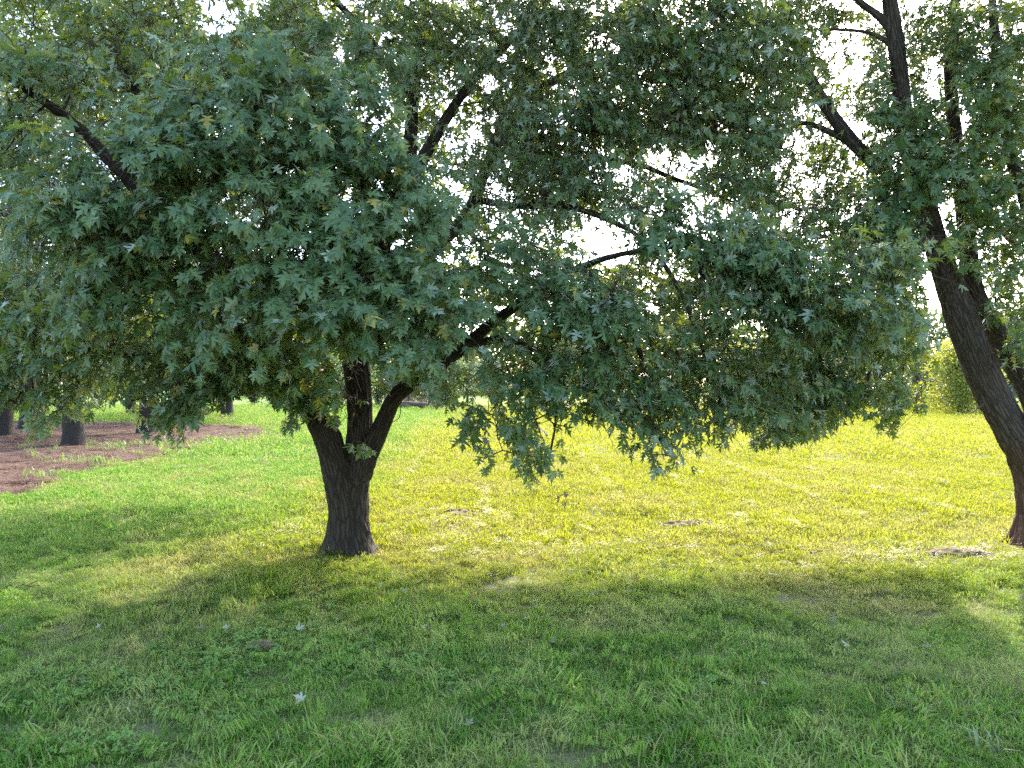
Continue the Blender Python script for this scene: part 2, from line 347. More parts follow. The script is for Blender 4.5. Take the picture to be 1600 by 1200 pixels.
# ------------------------------------------------------------------ maples
# how low the boughs hang, seen across the lawn
LOW = np.array([(-200,650),(0,648),(26,650),(40,695),(80,685),(96,650),(135,672),(150,640),(200,640),(215,690),(265,708),(290,690),(315,660),(350,640),(380,622),(415,618),(432,680),(470,692),(500,660),(540,700),(560,735),(585,720),(600,640),(680,630),(696,690),(735,705),(750,748),(775,752),(800,735),(825,768),(870,762),(892,772),(905,700),(925,680),(950,690),(968,720),(1000,738),(1040,756),(1090,748),(1102,700),(1125,718),(1150,692),(1180,714),(1215,702),(1250,702),(1290,692),(1330,672),(1350,664),(1372,692),(1398,690),(1410,650),(1430,655),(1452,672),(1465,600),(1500,560),(1525,660),(1560,640),(1800,620)], float)
def low(px): return np.interp(px, LOW[:, 0], LOW[:, 1])
class Maple:
    def __init__(s, label, base, axis):
        s.root = empty('maple_tree', base); tag(s.root, label, 'tree'); s.inv = Vector(base)
        s.nodes = []; s.base = np.array(base); s.axis = np.array(axis); s.twig = MB(); s.leaves = []; s.dens = 3.3; s.densn = 1.6
    def limb(s, pts, name='limb', seg=16, step=.05, ridge=0.0, material=None, flare=None, seed=0.0, world=False):
        C = np.array([np.append(p[:3] if world else W(*p[:3]), p[3]) for p in pts]); C = catmull(C, step)
        mb = MB(); C[:, 3] = np.maximum(C[:, 3], .004)
        tube(mb, C[:, :3] - s.base, C[:, 3], seg, ridge, flare, seed)
        o = mb.build(name, material or M['bark'], s.root)
        for q in C[::max(1, int(.12 / step))]: s.nodes.append(q)
        return o
    def grow(s, zones, gaps, clear, far=False):
        """leafy shoots through the crown's volume, each cluster hung on a branchlet from the nearest limb"""
        starts = []; drp = []
        for z in zones:
            cx, cy, rx, ry, Y, dY, n = z[:7]; n = int(n * s.dens) if Y >= 7.4 else int(n * s.densn * (.95 if len(z) > 7 and z[7] >= .5 else .8 if z[1] > 530 and z[0] > 700 else 1)); dr = z[7] if len(z) > 7 else .30
            a = rng.random(n) * 2 * np.pi; q = np.sqrt(rng.random(n))
            px = cx + rx * q * np.cos(a); py = cy + ry * q * np.sin(a); YY = Y + rng.uniform(-1, 1, n) * dY
            starts.append(np.array([W(x, y, d) for x, y, d in zip(px, py, YY)])); drp.append(np.full(n, dr))
        S0 = np.concatenate(starts); D = np.concatenate(drp)
        S0[:, 2] = np.maximum(S0[:, 2], .75); px, py = proj(S0); ok = np.ones(len(S0), bool)
        for g in gaps:
            if len(g) > 4 and g[4] >= .95: ok &= ((px - g[0]) / g[2]) ** 2 + ((py - g[1]) / g[3]) ** 2 > 1.35
        S0 = S0[ok]; D = D[ok]
        s.hang(S0, D, gaps, clear)
    def hang(s, S0, D, gaps=(), clear=(), lsize=.100, twigs=True):
        cell = .55; key = np.floor(S0 / cell).astype(int); cl = {}
        for i, k in enumerate(map(tuple, key)): cl.setdefault(k, []).append(i)
        nodes = np.array(s.nodes)[:, :]
        cents = [(S0[v].mean(0), v) for v in cl.values()]
        cents.sort(key=lambda c: np.min(np.linalg.norm(nodes[:, :3] - c[0], axis=1)))
        P_, U_, N_, S_ = [], [], [], []
        for c, idx in cents:
            d = np.linalg.norm(nodes[:, :3] - c, axis=1) + .5 * np.maximum(nodes[:, 2] - c[2] - .2, 0) - nodes[:, 3] * 1.5
            a = nodes[np.argmin(d)]; L = np.linalg.norm(c - a[:3])
            r0 = min(a[3] * .7, .007 + .010 * min(L, 2.5)); up = np.array([0, 0, .18 * L])
            mid = (a[:3] + c) / 2 + up + rng.normal(0, .06 * L + .01, 3)
            k = max(3, int(L / .12) + 2); t = np.linspace(0, 1, k)[:, None]
            path = (1 - t) ** 2 * a[:3] + 2 * t * (1 - t) * mid + t * t * c
            path[1:-1] += rng.normal(0, .012, (k - 2, 3)); rad = np.linspace(r0, .006, k)
            if twigs: tube(s.twig, path - s.base, rad, 5, cap=False, seed=rng.random() * 9)
            nodes = np.vstack([nodes, np.column_stack([path[1:], rad[1:]])])
            for i in idx:
                p0 = S0[i]; b = path[np.argmin(np.linalg.norm(path - p0, axis=1))]
                out = p0 - s.axis; out[2] = 0; out = nrm(out)
                dr = nrm(out * .75 + rng.normal(0, .42, 3) + np.array([0, 0, .15 - D[i]]) + nrm(p0 - b) * .35)
                ln = rng.uniform(.28, .52); npair = rng.integers(5, 8)
                t = np.linspace(0, 1, npair)[:, None]
                sh = p0 + dr * ln * t + np.array([0, 0, -1]) * (t ** 2) * ln * (.10 + .35 * D[i])
                qx, qy = proj(sh[-1]); bx_, by_ = proj(p0)
                if sh[-1][1] < 12.5 and (qy - 4 > low(qx) or by_ > low(bx_) - 4): continue
                if twigs:
                    pl = np.vstack([b, (b + p0) / 2 + rng.normal(0, .015, 3), sh]); tube(s.twig, pl - s.base, np.linspace(.0045, .0016, len(pl)), 3, cap=False)
                tg = nrm(np.gradient(sh, axis=0)); e1 = nrm(np.cross(tg, [0, 0, 1.0]) + 1e-4); e2 = np.cross(e1, tg); ph = rng.random() * 6.28
                for q in range(npair):
                    for sg in (1, -1):
                        an = ph + (q % 2) * 1.57; rad_ = sg * (np.cos(an) * e1[q] + np.sin(an) * e2[q])
                        u = nrm(rad_ * .8 + tg[q] * .65 + out * .15 + np.array([0, 0, -.40 - .45 * rng.random() - .3 * D[i]]) + rng.normal(0, .18, 3))
                        n0 = np.array([0, 0, .65]) + out * .7 + rng.normal(0, .38, 3); n0 = nrm(n0 - u * np.dot(n0, u))
                        P_.append(sh[q]); U_.append(u); N_.append(n0); S_.append(lsize * rng.uniform(.62, 1.2) * (1 - .25 * (q == npair - 1)))
                P_.append(sh[-1]); U_.append(nrm(tg[-1] + np.array([0, 0, -.4]))); n0 = np.array([0, 0, 1.0]) + out * .5; u = U_[-1]; N_.append(nrm(n0 - u * np.dot(n0, u))); S_.append(lsize * .75)
        P = np.array(P_); U = np.array(U_); N = np.array(N_); S = np.array(S_); N[rng.random(len(N)) < .09] *= -1
        mid = P + U * S[:, None] * .9; px, py = proj(mid); keep = mid[:, 2] - gz(mid[:, 0], mid[:, 1]) > .25
        keep &= py + 8 < low(px) + rng.normal(0, 3, len(px))
        for g in gaps:
            cx, cy, rx, ry = g[:4]; pr = g[4] if len(g) > 4 else .85
            keep &= ~((((px - cx) / rx) ** 2 + ((py - cy) / ry) ** 2 < 1) & (rng.random(len(px)) < pr))
        for (x0, y0, x1, y1, wd, Ymax, pr) in clear:
            dx, dy = x1 - x0, y1 - y0; t = np.clip(((px - x0) * dx + (py - y0) * dy) / (dx * dx + dy * dy), 0, 1)
            keep &= ~((np.hypot(px - x0 - t * dx, py - y0 - t * dy) < wd) & (mid[:, 1] < Ymax) & (rng.random(len(px)) < pr))
        s.leaves.append((P[keep], U[keep], N[keep], S[keep])); s.nodes = list(nodes)
    def finish(s, nobj=300, near=7.2):
        P, U, N, S = [np.concatenate([l[k] for l in s.leaves]) for k in range(4)]
        mid = P + U * S[:, None] * .9; px, py = proj(mid); Y = mid[:, 1]
        face = np.abs(np.sum(N * nrm(np.array([0, 0, EYE]) - mid), 1))
        inn = (px > 10) & (px < 1590) & (py > 8) & (py < 1190)
        cellx = np.floor(px / 13).astype(int); celly = np.floor(py / 13).astype(int); best = {}
        for i in np.where(inn)[0]:
            k = (cellx[i], celly[i])
            if k not in best or Y[i] < Y[best[k]]: best[k] = i
        cand = np.array(sorted(best.values(), key=lambda i: -S[i] / Y[i] * (.35 + face[i])))[:nobj]
        for i in cand:
            v = rng.integers(0, len(LEAFMESH)); o = bpy.data.objects.new('leaf', LEAFMESH[v]); side = np.cross(U[i], N[i])
            m = Matrix.Identity(4)
            for r_ in range(3): m[r_][0], m[r_][1], m[r_][2], m[r_][3] = side[r_] * S[i], U[i][r_] * S[i], N[i][r_] * S[i], P[i][r_] - s.base[r_]
            link(o, s.root); o.matrix_local = m
        rest = np.ones(len(P), bool); rest[cand] = False
        frame = (px > -60) & (px < 1660) & (py > -60)
        a = rest & (Y < near) & frame; b = rest & ~a
        Va, Fa, Aa = leaf_cloud(P[a] - s.base, U[a], N[a], S[a], LEAFD); Vb, Fb, Ab = leaf_cloud(P[b] - s.base, U[b], N[b], S[b] * 1.16, LEAFS)
        o = link(bpy.data.objects.new('crown', raw_mesh('crown', np.vstack([Va, Vb]), [np.vstack([Fa, Fb + len(Va)])], M['maple_leaf'], {'rnd': np.concatenate([Aa, Ab])}, False)), s.root)
        tag(o, kind='stuff')
        t = s.twig.build('branchlets', M['twig'], s.root); tag(t, kind='stuff')
        print('maple leaves', len(P), 'near', a.sum(), 'tris', len(Fa) + len(Fb))

# --- the three-stemmed maple
tb = W(545, 862, 7.25); tb[2] = gz(tb[0], tb[1]) - .02
main = Maple('large silver maple whose trunk splits low into three stems', tuple(tb), (tb[0], 7.3, 0))
def flare_a(TH, S):
    f = np.exp(-S / .13); lob = .5 + .5 * np.sin(3 * TH + .8) + .4 * np.sin(5 * TH + 2)
    return f * (.03 + .11 * np.maximum(lob, 0))
DE = .10
main.limb([(548, 872, 7.25, .245), (547, 855, 7.25, .215), (546, 835, 7.26, .195), (545, 810, 7.27, .180), (548, 780, 7.28, .172), (554, 745, 7.29, .150), (559, 705, 7.3, .132), (562, 660, 7.3, .122), (561, 615, 7.3, .116), (556, 570, 7.3, .122), (555, 530, 7.35, .118), (570, 450, 7.5, .112), (600, 370, 7.75, .105), (626, 310, 7.9, .095), (640, 240, 8.1, .08), (646, 150, 8.4, .066), (656, 60, 8.7, .056), (668, -60, 9.0, .048), (680, -260, 9.4, .034), (690, -480, 9.8, .016)], 'trunk', 56, .018, .011, None, flare_a, 1.0)
main.limb([(540, 872, 7.24, .20), (538, 840, 7.23, .165), (538, 800, 7.22, .150), (532, 760, 7.2, .140), (522, 718, 7.18, .130), (506, 675, 7.15, .120), (480, 625, 7.1, .110), (450, 580, 7.0, .10), (425, 535, 6.85, .088), (370, 455, 6.5, .072), (290, 372, 6.2, .058), (232, 318, 6.0, .050), (198, 280, 5.9, .045), (160, 238, 5.8, .040), (128, 203, 5.7, .036), (85, 170, 5.6, .030), (20, 125, 5.4, .022), (-60, 70, 5.3, .012)], 'stem', 40, .022, .009, None, flare_a, 4.0)
main.limb([(564, 745, 7.24, .100), (573, 715, 7.2, .098), (589, 680, 7.18, .088), (605, 645, 7.15, .080), (621, 617, 7.1, .075), (652, 594, 7.0, .072), (690, 568, 6.95, .062), (728, 540, 6.9, .054), (765, 508, 6.85, .048), (830, 462, 6.7, .036), (905, 418, 6.5, .028), (1000, 392, 6.3, .022), (1120, 385, 6.15, .016), (1250, 415, 6.1, .012)], 'stem', 32, .022, .007, None, None, 7.0)
def roots(tree, n, reach, rad, mt, a0):
    for k in range(n):
        a = a0 + k * 6.283 / n + random.gauss(0, .2); l = reach * random.uniform(.7, 1.2); c = tree.base; d = np.array([math.cos(a), math.sin(a), 0]); t = np.linspace(0, 1, 9)
        p = [(*(c + d * (.06 + l * q) + np.array([0, 0, .30 * (1 - q) ** 2.2 - .035 * q + .01])), rad * (1.1 - .75 * q)) for q in t]; p = [(x, y, z + .05 * math.sin(6 * q + k) * q * .3, r_) for (x, y, z, r_), q in zip(p, t)]
        nn = len(tree.nodes); tree.limb(p, 'root', 14, .02, .006, mt, None, k * 2.3, True); del tree.nodes[nn:]
roots(main, 9, .26, .085, M['bark'], .3)
# limbs
for pts in [
    [(605, 362, 7.8, .08), (632, 300, 7.9, .075), (668, 235, 8.0, .066), (702, 178, 8.2, .058), (745, 117, 8.4, .050), (800, 60, 8.6, .042), (850, 0, 8.8, .034), (920, -140, 9.2, .018)],
    [(556, 520, 7.4, .09), (630, 430, 7.8, .08), (712, 356, 8.3, .075), (742, 310, 8.6, .072), (770, 235, 8.8, .068), (797, 165, 9.0, .060), (845, 35, 9.4, .05), (890, -120, 9.9, .035), (930, -330, 10.3, .015)],
    [(770, 238, 8.8, .04), (850, 228, 8.6, .034), (930, 244, 8.4, .030), (1000, 258, 8.2, .028), (1050, 278, 8.1, .025), (1092, 293, 8.0, .020), (1180, 330, 7.9, .010)],
    [(742, 312, 8.6, .045), (810, 322, 8.2, .038), (880, 322, 7.8, .032), (950, 343, 7.4, .027), (1010, 380, 7.0, .022), (1060, 450, 6.7, .022), (1100, 550, 6.5, .016), (1130, 640, 6.4, .008)],
    [(556, 510, 7.4, .075), (480, 380, 7.5, .07), (380, 270, 7.7, .062), (270, 180, 7.9, .055), (212, 138, 8.0, .05), (172, 60, 8.2, .045), (142, -5, 8.4, .038), (110, -150, 8.8, .02)],
    [(480, 380, 7.5, .055), (400, 230, 8.0, .05), (330, 100, 8.4, .042), (285, 35, 8.6, .036), (262, -20, 8.8, .03), (230, -180, 9.2, .012)],
    [(425, 535, 6.85, .06), (420, 470, 6.2, .05), (440, 400, 5.7, .042), (430, 300, 5.3, .032), (415, 190, 5.1, .020), (410, 110, 5.0, .010)],
    [(556, 540, 7.3, .06), (580, 470, 6.6, .05), (600, 420, 5.9, .04), (580, 330, 5.5, .03), (540, 220, 5.4, .018), (530, 150, 5.3, .008)],
    [(425, 535, 6.85, .05), (330, 490, 6.1, .042), (250, 430, 5.5, .03), (190, 350, 5.1, .018), (150, 300, 5.0, .008)],
    [(448, 578, 7.0, .05), (380, 560, 6.9, .042), (300, 565, 6.6, .034), (200, 555, 6.3, .026), (110, 545, 6.1, .018), (40, 560, 6.0, .008)],
    [(448, 578, 7.0, .045), (390, 520, 8.0, .04), (310, 480, 8.9, .03), (230, 500, 9.6, .02), (170, 580, 10, .01)],
    [(728, 540, 6.9, .04), (790, 530, 6.5, .032), (850, 560, 6.2, .024), (870, 630, 6.1, .015), (860, 710, 6.0, .006)],
    [(905, 415, 6.5, .03), (960, 470, 6.3, .026), (1000, 550, 6.2, .02), (1010, 630, 6.1, .013), (1040, 710, 6.0, .005)],
    [(797, 165, 9.0, .05), (900, 110, 8.4, .045), (1000, 90, 7.9, .036), (1100, 90, 7.6, .025), (1180, 110, 7.5, .012)],
    [(646, 150, 8.4, .05), (560, 40, 8.2, .04), (480, -40, 8.0, .03), (380, -120, 7.8, .015)],
    [(668, -60, 9.0, .04), (820, -200, 8.2, .03), (960, -300, 7.6, .02), (1080, -360, 7.2, .01)],
    [(668, -60, 9.0, .04), (560, -200, 7.8, .03), (430, -320, 7.0, .02), (300, -380, 6.5, .01)],
]: main.limb(pts, 'limb', 12, .05, .003, None, None, random.random() * 9)

ZM = [
 # near front masses, lit by the open sky
 (410,125,70,50,5.0,.25,26), (520,170,80,60,5.3,.3,28), (300,195,90,55,5.0,.3,30), (215,245,75,45,5.0,.3,20), (150,315,55,35,4.9,.25,18),
 (335,270,110,60,4.9,.3,32), (460,255,90,60,5.1,.3,30), (585,245,75,70,5.4,.3,28), (615,335,65,60,5.3,.3,26), (490,340,80,45,5.0,.3,28),
 (180,370,80,45,5.0,.3,24), (300,350,80,50,5.1,.3,24), (620,430,75,60,5.2,.3,34), (510,425,90,45,5.0,.3,32), (400,455,70,40,4.9,.25,24),
 (650,500,55,40,5.3,.3,22), (560,500,60,28,5.3,.3,16), (200,450,80,60,5.3,.3,28), (300,430,80,60,5.5,.3,22),
 (50,120,90,70,5.4,.4,32), (30,230,55,50,5.5,.4,16), (60,470,90,60,6.0,.4,28), (110,540,80,50,6.0,.4,24), (40,580,70,50,6.0,.4,22),
 (90,620,60,35,6.0,.4,18,.7), (25,650,35,18,6.0,.3,5,.8), (70,645,35,16,6.0,.2,4,.8),
 (230,560,90,60,6.3,.5,22), (340,560,90,60,6.3,.5,32), (300,620,80,35,6.2,.4,22,.6), (275,665,45,18,6.0,.3,6,.8), (355,610,50,30,6.2,.3,12),
 (430,560,70,50,6.6,.4,22), (460,635,40,35,7.0,.2,12,.5), (400,500,120,60,6.6,.5,34), (520,555,70,55,6.9,.3,20), (500,615,40,40,6.85,.1,14), (535,630,30,35,6.9,.1,8), (562,690,26,12,6.93,.06,6,.5), (650,570,50,25,6.6,.3,11), (600,590,40,25,6.9,.2,6),
 (400,300,230,150,6.6,.6,110), (560,380,120,120,6.8,.5,50), (150,420,120,90,6.9,.5,50), (60,300,80,90,7,.5,24), (250,120,200,90,6.9,.5,50), (520,90,130,70,7,.5,30),
 # back of the left side, sunlit from behind
 (420,475,150,60,10.8,1.1,80), (260,470,120,60,10.8,1.0,56), (850,430,150,60,8.4,.4,40), (1000,440,130,50,8.2,.4,40), (1120,430,100,50,8.0,.4,30), (680,430,80,60,9.2,.6,14), (230,545,130,65,9.5,1,30), (300,480,150,80,9,1,36), (135,640,45,25,9,.5,8),
 (110,50,170,90,8.0,1.0,80), (350,50,170,80,8.5,1,72), (550,50,150,90,8.2,1,66), (200,130,150,80,8.5,.8,45), (400,230,200,100,8.5,.8,45),
 # middle and right of the crown
 (900,15,110,40,8,.5,24), (700,120,120,130,8.6,1,44), (850,120,140,110,8.3,1,62), (1000,120,130,110,7.8,.8,62), (1130,110,110,110,7.6,.7,54), (1060,40,120,60,7.4,.5,40), (760,40,120,60,8,.6,34),
 (780,290,110,80,8.3,.8,44), (900,280,130,70,8,.7,50), (1130,220,90,80,7.6,.6,42), (1010,190,90,50,7.8,.5,26), (860,200,100,60,7.6,.5,30),
 (1000,330,60,38,5.9,.3,18), (1080,372,100,42,5.8,.3,32), (1180,400,90,45,5.8,.3,30), (1150,455,90,40,5.8,.3,26), (1290,440,110,60,5.9,.3,36), (1350,400,75,40,6,.3,18), (1240,490,90,35,6,.3,20),
 (870,450,60,38,5.9,.3,18), (930,480,70,38,5.9,.3,22), (780,400,90,60,6.5,.5,28), (720,470,60,50,7,.4,14), (880,525,90,45,6.3,.4,26), (1010,540,100,55,6.3,.4,36), (1100,555,90,55,6.4,.4,32),
 (770,590,55,35,6.2,.4,14), (870,600,90,45,6.1,.3,32), (980,610,80,45,6.2,.3,30), (1090,620,75,45,6.3,.3,26), (1170,620,55,40,6.4,.3,16),
 (740,645,26,16,6.1,.15,5,.7), (785,670,30,24,6.0,.15,8,1.1), (770,700,20,14,6.0,.1,4,1.2), (850,670,38,34,6.0,.15,12,1.1), (845,710,26,14,6.0,.12,5,1.2), (880,720,12,8,6.0,.08,2,1.0),
 (985,665,34,22,6.0,.15,9,.9), (1035,695,42,18,6.0,.15,9,.9), (1062,715,18,8,6.0,.1,3,.8), (1105,660,28,18,6.2,.15,6,.9), (1165,665,40,14,6.3,.2,8,.8), (1118,680,12,8,6.2,.1,2,1)]
GAPM = [(1325,85,36,50,.85), (1240,285,30,85,.65), (932,62,24,18,.7), (868,365,50,18,.4), (962,385,30,38,.7), (1052,258,46,24,.8), (765,132,16,16), (790,85,14,20), (1462,120,22,34), (1472,472,26,58,.95),
        (1170,525,34,24,.85), (892,540,24,14), (1300,562,28,12), (62,384,20,15,.95), (342,28,32,30), (1495,185,20,26), (925,395,30,20,.7), (820,330,20,14,.6), (1110,240,18,22,.8), (1045,420,28,16,.7), (175,690,30,30,1), (1500,620,80,60,.6)]
CLRM = [(375,318,410,335,30,5.9,.9), (300,400,330,395,18,5.8,.8), (455,395,470,400,16,5.8,.8), (250,300,262,312,14,5.8,.7), (540,300,552,330,18,5.9,.8), (330,500,400,520,26,6.1,.8), (600,385,640,380,14,5.8,.7), (430,190,450,200,14,5.8,.7), (1080,440,1110,430,16,6.3,.7), (940,420,960,430,16,6.3,.7), (80,165,200,285,17,5.85,.97), (640,240,648,150,12,8,.8), (668,235,725,145,11,7.95,.8), (560,590,560,665,34,7.3,.97), (560,745,550,800,34,7.3,1), (535,560,548,520,20,7.3,.6), (590,685,622,615,22,7.2,.97), (505,700,530,800,38,7.2,.97), (480,650,505,700,16,7.1,.3),
        (690,570,765,508,11,6.9,.9), (712,356,742,310,12,8.2,.7), (797,165,845,40,8,8.9,.3), (1010,264,1080,288,6,7.9,.6), (170,58,212,138,11,7.9,.8), (540,860,560,790,60,8,1), (1600,700,1470,440,30,9,.9), (1470,440,1445,335,22,9,.75)]
main.grow(ZM, GAPM, CLRM)
def upper(tree, cx, cy, rx, ry, z0, z1, n):
    a = rng.random(n) * 2 * np.pi; q = np.sqrt(rng.random(n)); t = rng.random(n)
    k = np.sqrt(np.clip(1 - (t * 1.02) ** 2.2, .05, 1)); P = np.stack([cx + rx * q * k * np.cos(a), cy + ry * q * k * np.sin(a), z0 + (z1 - z0) * t], -1)
    px, py = proj(P); P = P[(py < -70) | (px < -110) | (px > 1710)]
    tree.hang(P, np.full(len(P), .25), lsize=.19)
upper(main, -.4, 8.4, 4.6, 3.3, 4.6, 11.0, 950)
main.finish(300)

# --- the leaning maple
rb = W(1612, 858, 7.65); rb[2] = gz(rb[0], rb[1]) - .02
lean = Maple('maple with a leaning, curved double trunk and reddish bark at its foot', tuple(rb), (rb[0] + .1, 7.8, 0))
def flare_b(TH, S):
    f = np.exp(-S / .11); lob = .5 + .5 * np.sin(4 * TH + 1.8) + .4 * np.sin(3 * TH + 2)
    return f * (.02 + .06 * np.maximum(lob, 0)) + .014 * np.exp(-((S - .55) / .35) ** 2) * np.sin(5 * TH + S * 9)
lean.limb([(1614,866,7.65,.205), (1614,852,7.65,.175), (1615,825,7.65,.148), (1615,790,7.65,.140), (1613,755,7.65,.150), (1603,715,7.65,.172), (1580,670,7.65,.168), (1552,620,7.65,.157), (1528,565,7.65,.150), (1507,510,7.65,.145), (1487,455,7.65,.140), (1467,395,7.65,.122), (1447,330,7.65,.105), (1428,260,7.7,.094), (1413,180,7.75,.088), (1404,100,7.8,.082), (1395,35,7.85,.076), (1388,-20,7.9,.062), (1375,-140,8.0,.048), (1350,-330,8.2,.02)], 'trunk', 52, .02, .011, M['bark_r'], flare_b, 2.0)
lean.limb([(1605,745,7.7,.12), (1622,700,7.75,.118), (1618,640,7.85,.115), (1598,590,7.9,.115), (1568,540,7.95,.112), (1538,490,7.9,.106), (1520,450,7.85,.102), (1514,400,7.9,.092), (1505,310,8.0,.082), (1492,210,8.1,.074), (1485,120,8.2,.068), (1490,40,8.3,.058), (1500,-90,8.5,.04), (1520,-300,8.8,.015)], 'stem', 32, .022, .008, M['bark_r'], None, 5.0)
lean.limb([(1490,440,7.68,.05), (1502,448,7.75,.055), (1516,455,7.84,.05)], 'limb', 16, .02, .004, M['bark_r'], None, 3.0)
lean.limb([(1612,730,7.6,.10), (1614,680,7.5,.09), (1628,600,7.45,.085), (1634,500,7.4,.08), (1625,400,7.4,.074), (1604,315,7.45,.066), (1582,250,7.5,.06), (1562,130,7.6,.05), (1550,0,7.8,.04), (1530,-200,8.0,.018)], 'stem', 24, .03, .006, M['bark_r'], None, 9.0)
roots(lean, 8, .22, .075, M['bark_r'], .1)
for pts in [
    [(1447,335,7.65,.08), (1395,282,7.7,.075), (1336,226,7.8,.07), (1282,152,7.9,.062), (1252,92,8.0,.052), (1222,0,8.2,.042), (1190,-140,8.4,.02)],
    [(1392,48,7.85,.05), (1380,32,7.85,.045), (1360,15,7.9,.036), (1340,0,7.9,.032), (1290,-60,8.0,.02), (1220,-140,8.0,.01)],
    [(1402,80,7.8,.03), (1380,62,7.85,.024), (1352,50,7.9,.02), (1300,46,7.95,.015), (1246,47,8.0,.008)],
    [(1460,380,7.65,.06), (1400,400,7.9,.05), (1340,440,7.8,.036), (1290,510,7.6,.026), (1270,590,7.5,.016), (1255,655,7.45,.006)],
    [(1400,400,7.9,.042), (1390,470,7.8,.030), (1370,540,7.6,.022), (1350,610,7.5,.014), (1325,635,7.45,.010), (1290,652,7.4,.006), (1235,658,7.35,.003)],
    [(1336,226,7.8,.04), (1270,195,8.0,.03), (1240,197,8.2,.02), (1220,230,8.2,.008)],
    [(1500,290,8.0,.04), (1530,250,7.8,.034), (1560,190,7.6,.024), (1590,170,7.5,.012)],
    [(1600,395,7.9,.04), (1575,370,8.0,.036), (1550,345,8.1,.03), (1500,320,8.2,.02)],
    [(1428,260,7.7,.035), (1440,220,7.4,.025), (1450,180,7.3,.014)],
]: lean.limb(pts, 'limb', 12, .05, .003, M['bark_r'], None, random.random() * 9)
ZR = [(1385,120,45,60,8.0,.4,12), (1300,20,70,30,8.2,.3,12), (1480,230,50,60,7.9,.4,14), (1590,120,40,90,7.6,.4,18), (1425,300,50,50,7.3,.2,26,.5), (1440,240,50,50,7.3,.2,26,.5), (1420,170,45,40,7.4,.2,14,.5), (1450,350,50,35,7.3,.15,14,.5), (1410,350,50,40,7.5,.3,18), (1330,340,90,50,8,.5,32), (1280,250,55,80,8.3,.5,22), (1230,330,55,55,8.2,.4,22), (1345,245,55,55,8.4,.4,15),
 (1480,400,50,40,7.4,.2,10,.5), (1540,200,75,110,7.6,.5,52), (1580,330,55,90,7.6,.4,30), (1590,470,45,90,7.6,.4,22), (1550,560,26,60,8.2,.3,12,.6), (1350,90,55,55,8.4,.4,10), (1255,60,80,80,8.3,.5,36), (1460,70,55,70,8.2,.5,22), (1560,50,80,60,7.8,.5,36), (1395,20,60,30,8.3,.4,8),
 (1400,480,55,50,7.5,.3,18), (1260,550,70,55,7.55,.25,34), (1345,560,80,55,7.65,.3,38), (1295,620,70,40,7.45,.2,20,.7), (1245,665,45,14,7.4,.2,10,.6), (1385,630,22,34,7.45,.15,10,1.0), (1420,600,36,36,7.6,.2,8,.7), (1438,635,14,8,7.4,.1,3,.6), (1200,600,50,55,7.5,.3,16), (1320,470,90,40,7.7,.3,20), (1200,250,50,80,8.4,.4,16), (1520,640,12,20,7.5,.05,2,.6)]
CLRR = [(1600,720,1470,440,30,9,.93), (1595,600,1515,450,20,9,.8), (1470,440,1447,335,20,9,.8), (1412,165,1392,20,16,9,.9), (1336,226,1320,205,15,9,.9), (1282,152,1270,130,14,9,.8), (1392,48,1340,0,9,9,.8), (1485,120,1505,310,12,9,.6), (1604,315,1580,250,14,9,.7), (1600,395,1560,355,9,9,.7)]
lean.dens = 3.1; lean.grow(ZR, GAPM, CLRR)
upper(lean, 4.6, 8.2, 3.0, 3.2, 3.6, 10.0, 520)
lean.finish(300)

# ------------------------------------------------------------------ scattered cover: grass, clover, clippings, needles
def scatter(name, P, scl, sources, mat_, tilt=.25, kind='stuff', idx=None):
    """one object: points that carry small plant meshes"""
    n = len(P); rot = np.stack([rng.normal(0, tilt, n), rng.normal(0, tilt, n), rng.random(n) * 6.283], -1)
    me = bpy.data.meshes.new(name); me.vertices.add(n); me.vertices.foreach_set('co', P.astype(np.float32).ravel())
    me.attributes.new('rot', 'FLOAT_VECTOR', 'POINT').data.foreach_set('vector', rot.astype(np.float32).ravel())
    me.attributes.new('scl', 'FLOAT', 'POINT').data.foreach_set('value', np.asarray(scl, np.float32))
    me.attributes.new('pick', 'INT', 'POINT').data.foreach_set('value', (rng.integers(0, len(sources), n) if idx is None else idx).astype(np.int32))
    me.materials.append(mat_); o = link(bpy.data.objects.new(name, me)); tag(o, kind=kind)
    g = bpy.data.node_groups.new(name, 'GeometryNodeTree')
    g.interface.new_socket('Geometry', in_out='INPUT', socket_type='NodeSocketGeometry'); g.interface.new_socket('Geometry', in_out='OUTPUT', socket_type='NodeSocketGeometry')
    i = g.nodes.new('NodeGroupInput'); q = g.nodes.new('NodeGroupOutput'); ip = g.nodes.new('GeometryNodeInstanceOnPoints'); jn = g.nodes.new('GeometryNodeJoinGeometry')
    for s in reversed(sources):
        oi = g.nodes.new('GeometryNodeObjectInfo'); oi.inputs['Object'].default_value = s; oi.inputs['As Instance'].default_value = True; g.links.new(oi.outputs['Geometry'], jn.inputs[0])
    def attr(nm, ty):
        a = g.nodes.new('GeometryNodeInputNamedAttribute'); a.data_type = ty; a.inputs[0].default_value = nm; return a.outputs[0]
    g.links.new(i.outputs[0], ip.inputs['Points']); g.links.new(jn.outputs[0], ip.inputs['Instance']); ip.inputs['Pick Instance'].default_value = True
    g.links.new(attr('pick', 'INT'), ip.inputs['Instance Index'])
    er = g.nodes.new('FunctionNodeEulerToRotation'); g.links.new(attr('rot', 'FLOAT_VECTOR'), er.inputs[0]); g.links.new(er.outputs[0], ip.inputs['Rotation'])
    g.links.new(attr('scl', 'FLOAT'), ip.inputs['Scale']); g.links.new(ip.outputs[0], q.inputs[0])
    m = o.modifiers.new('scatter', 'NODES'); m.node_group = g
    return o
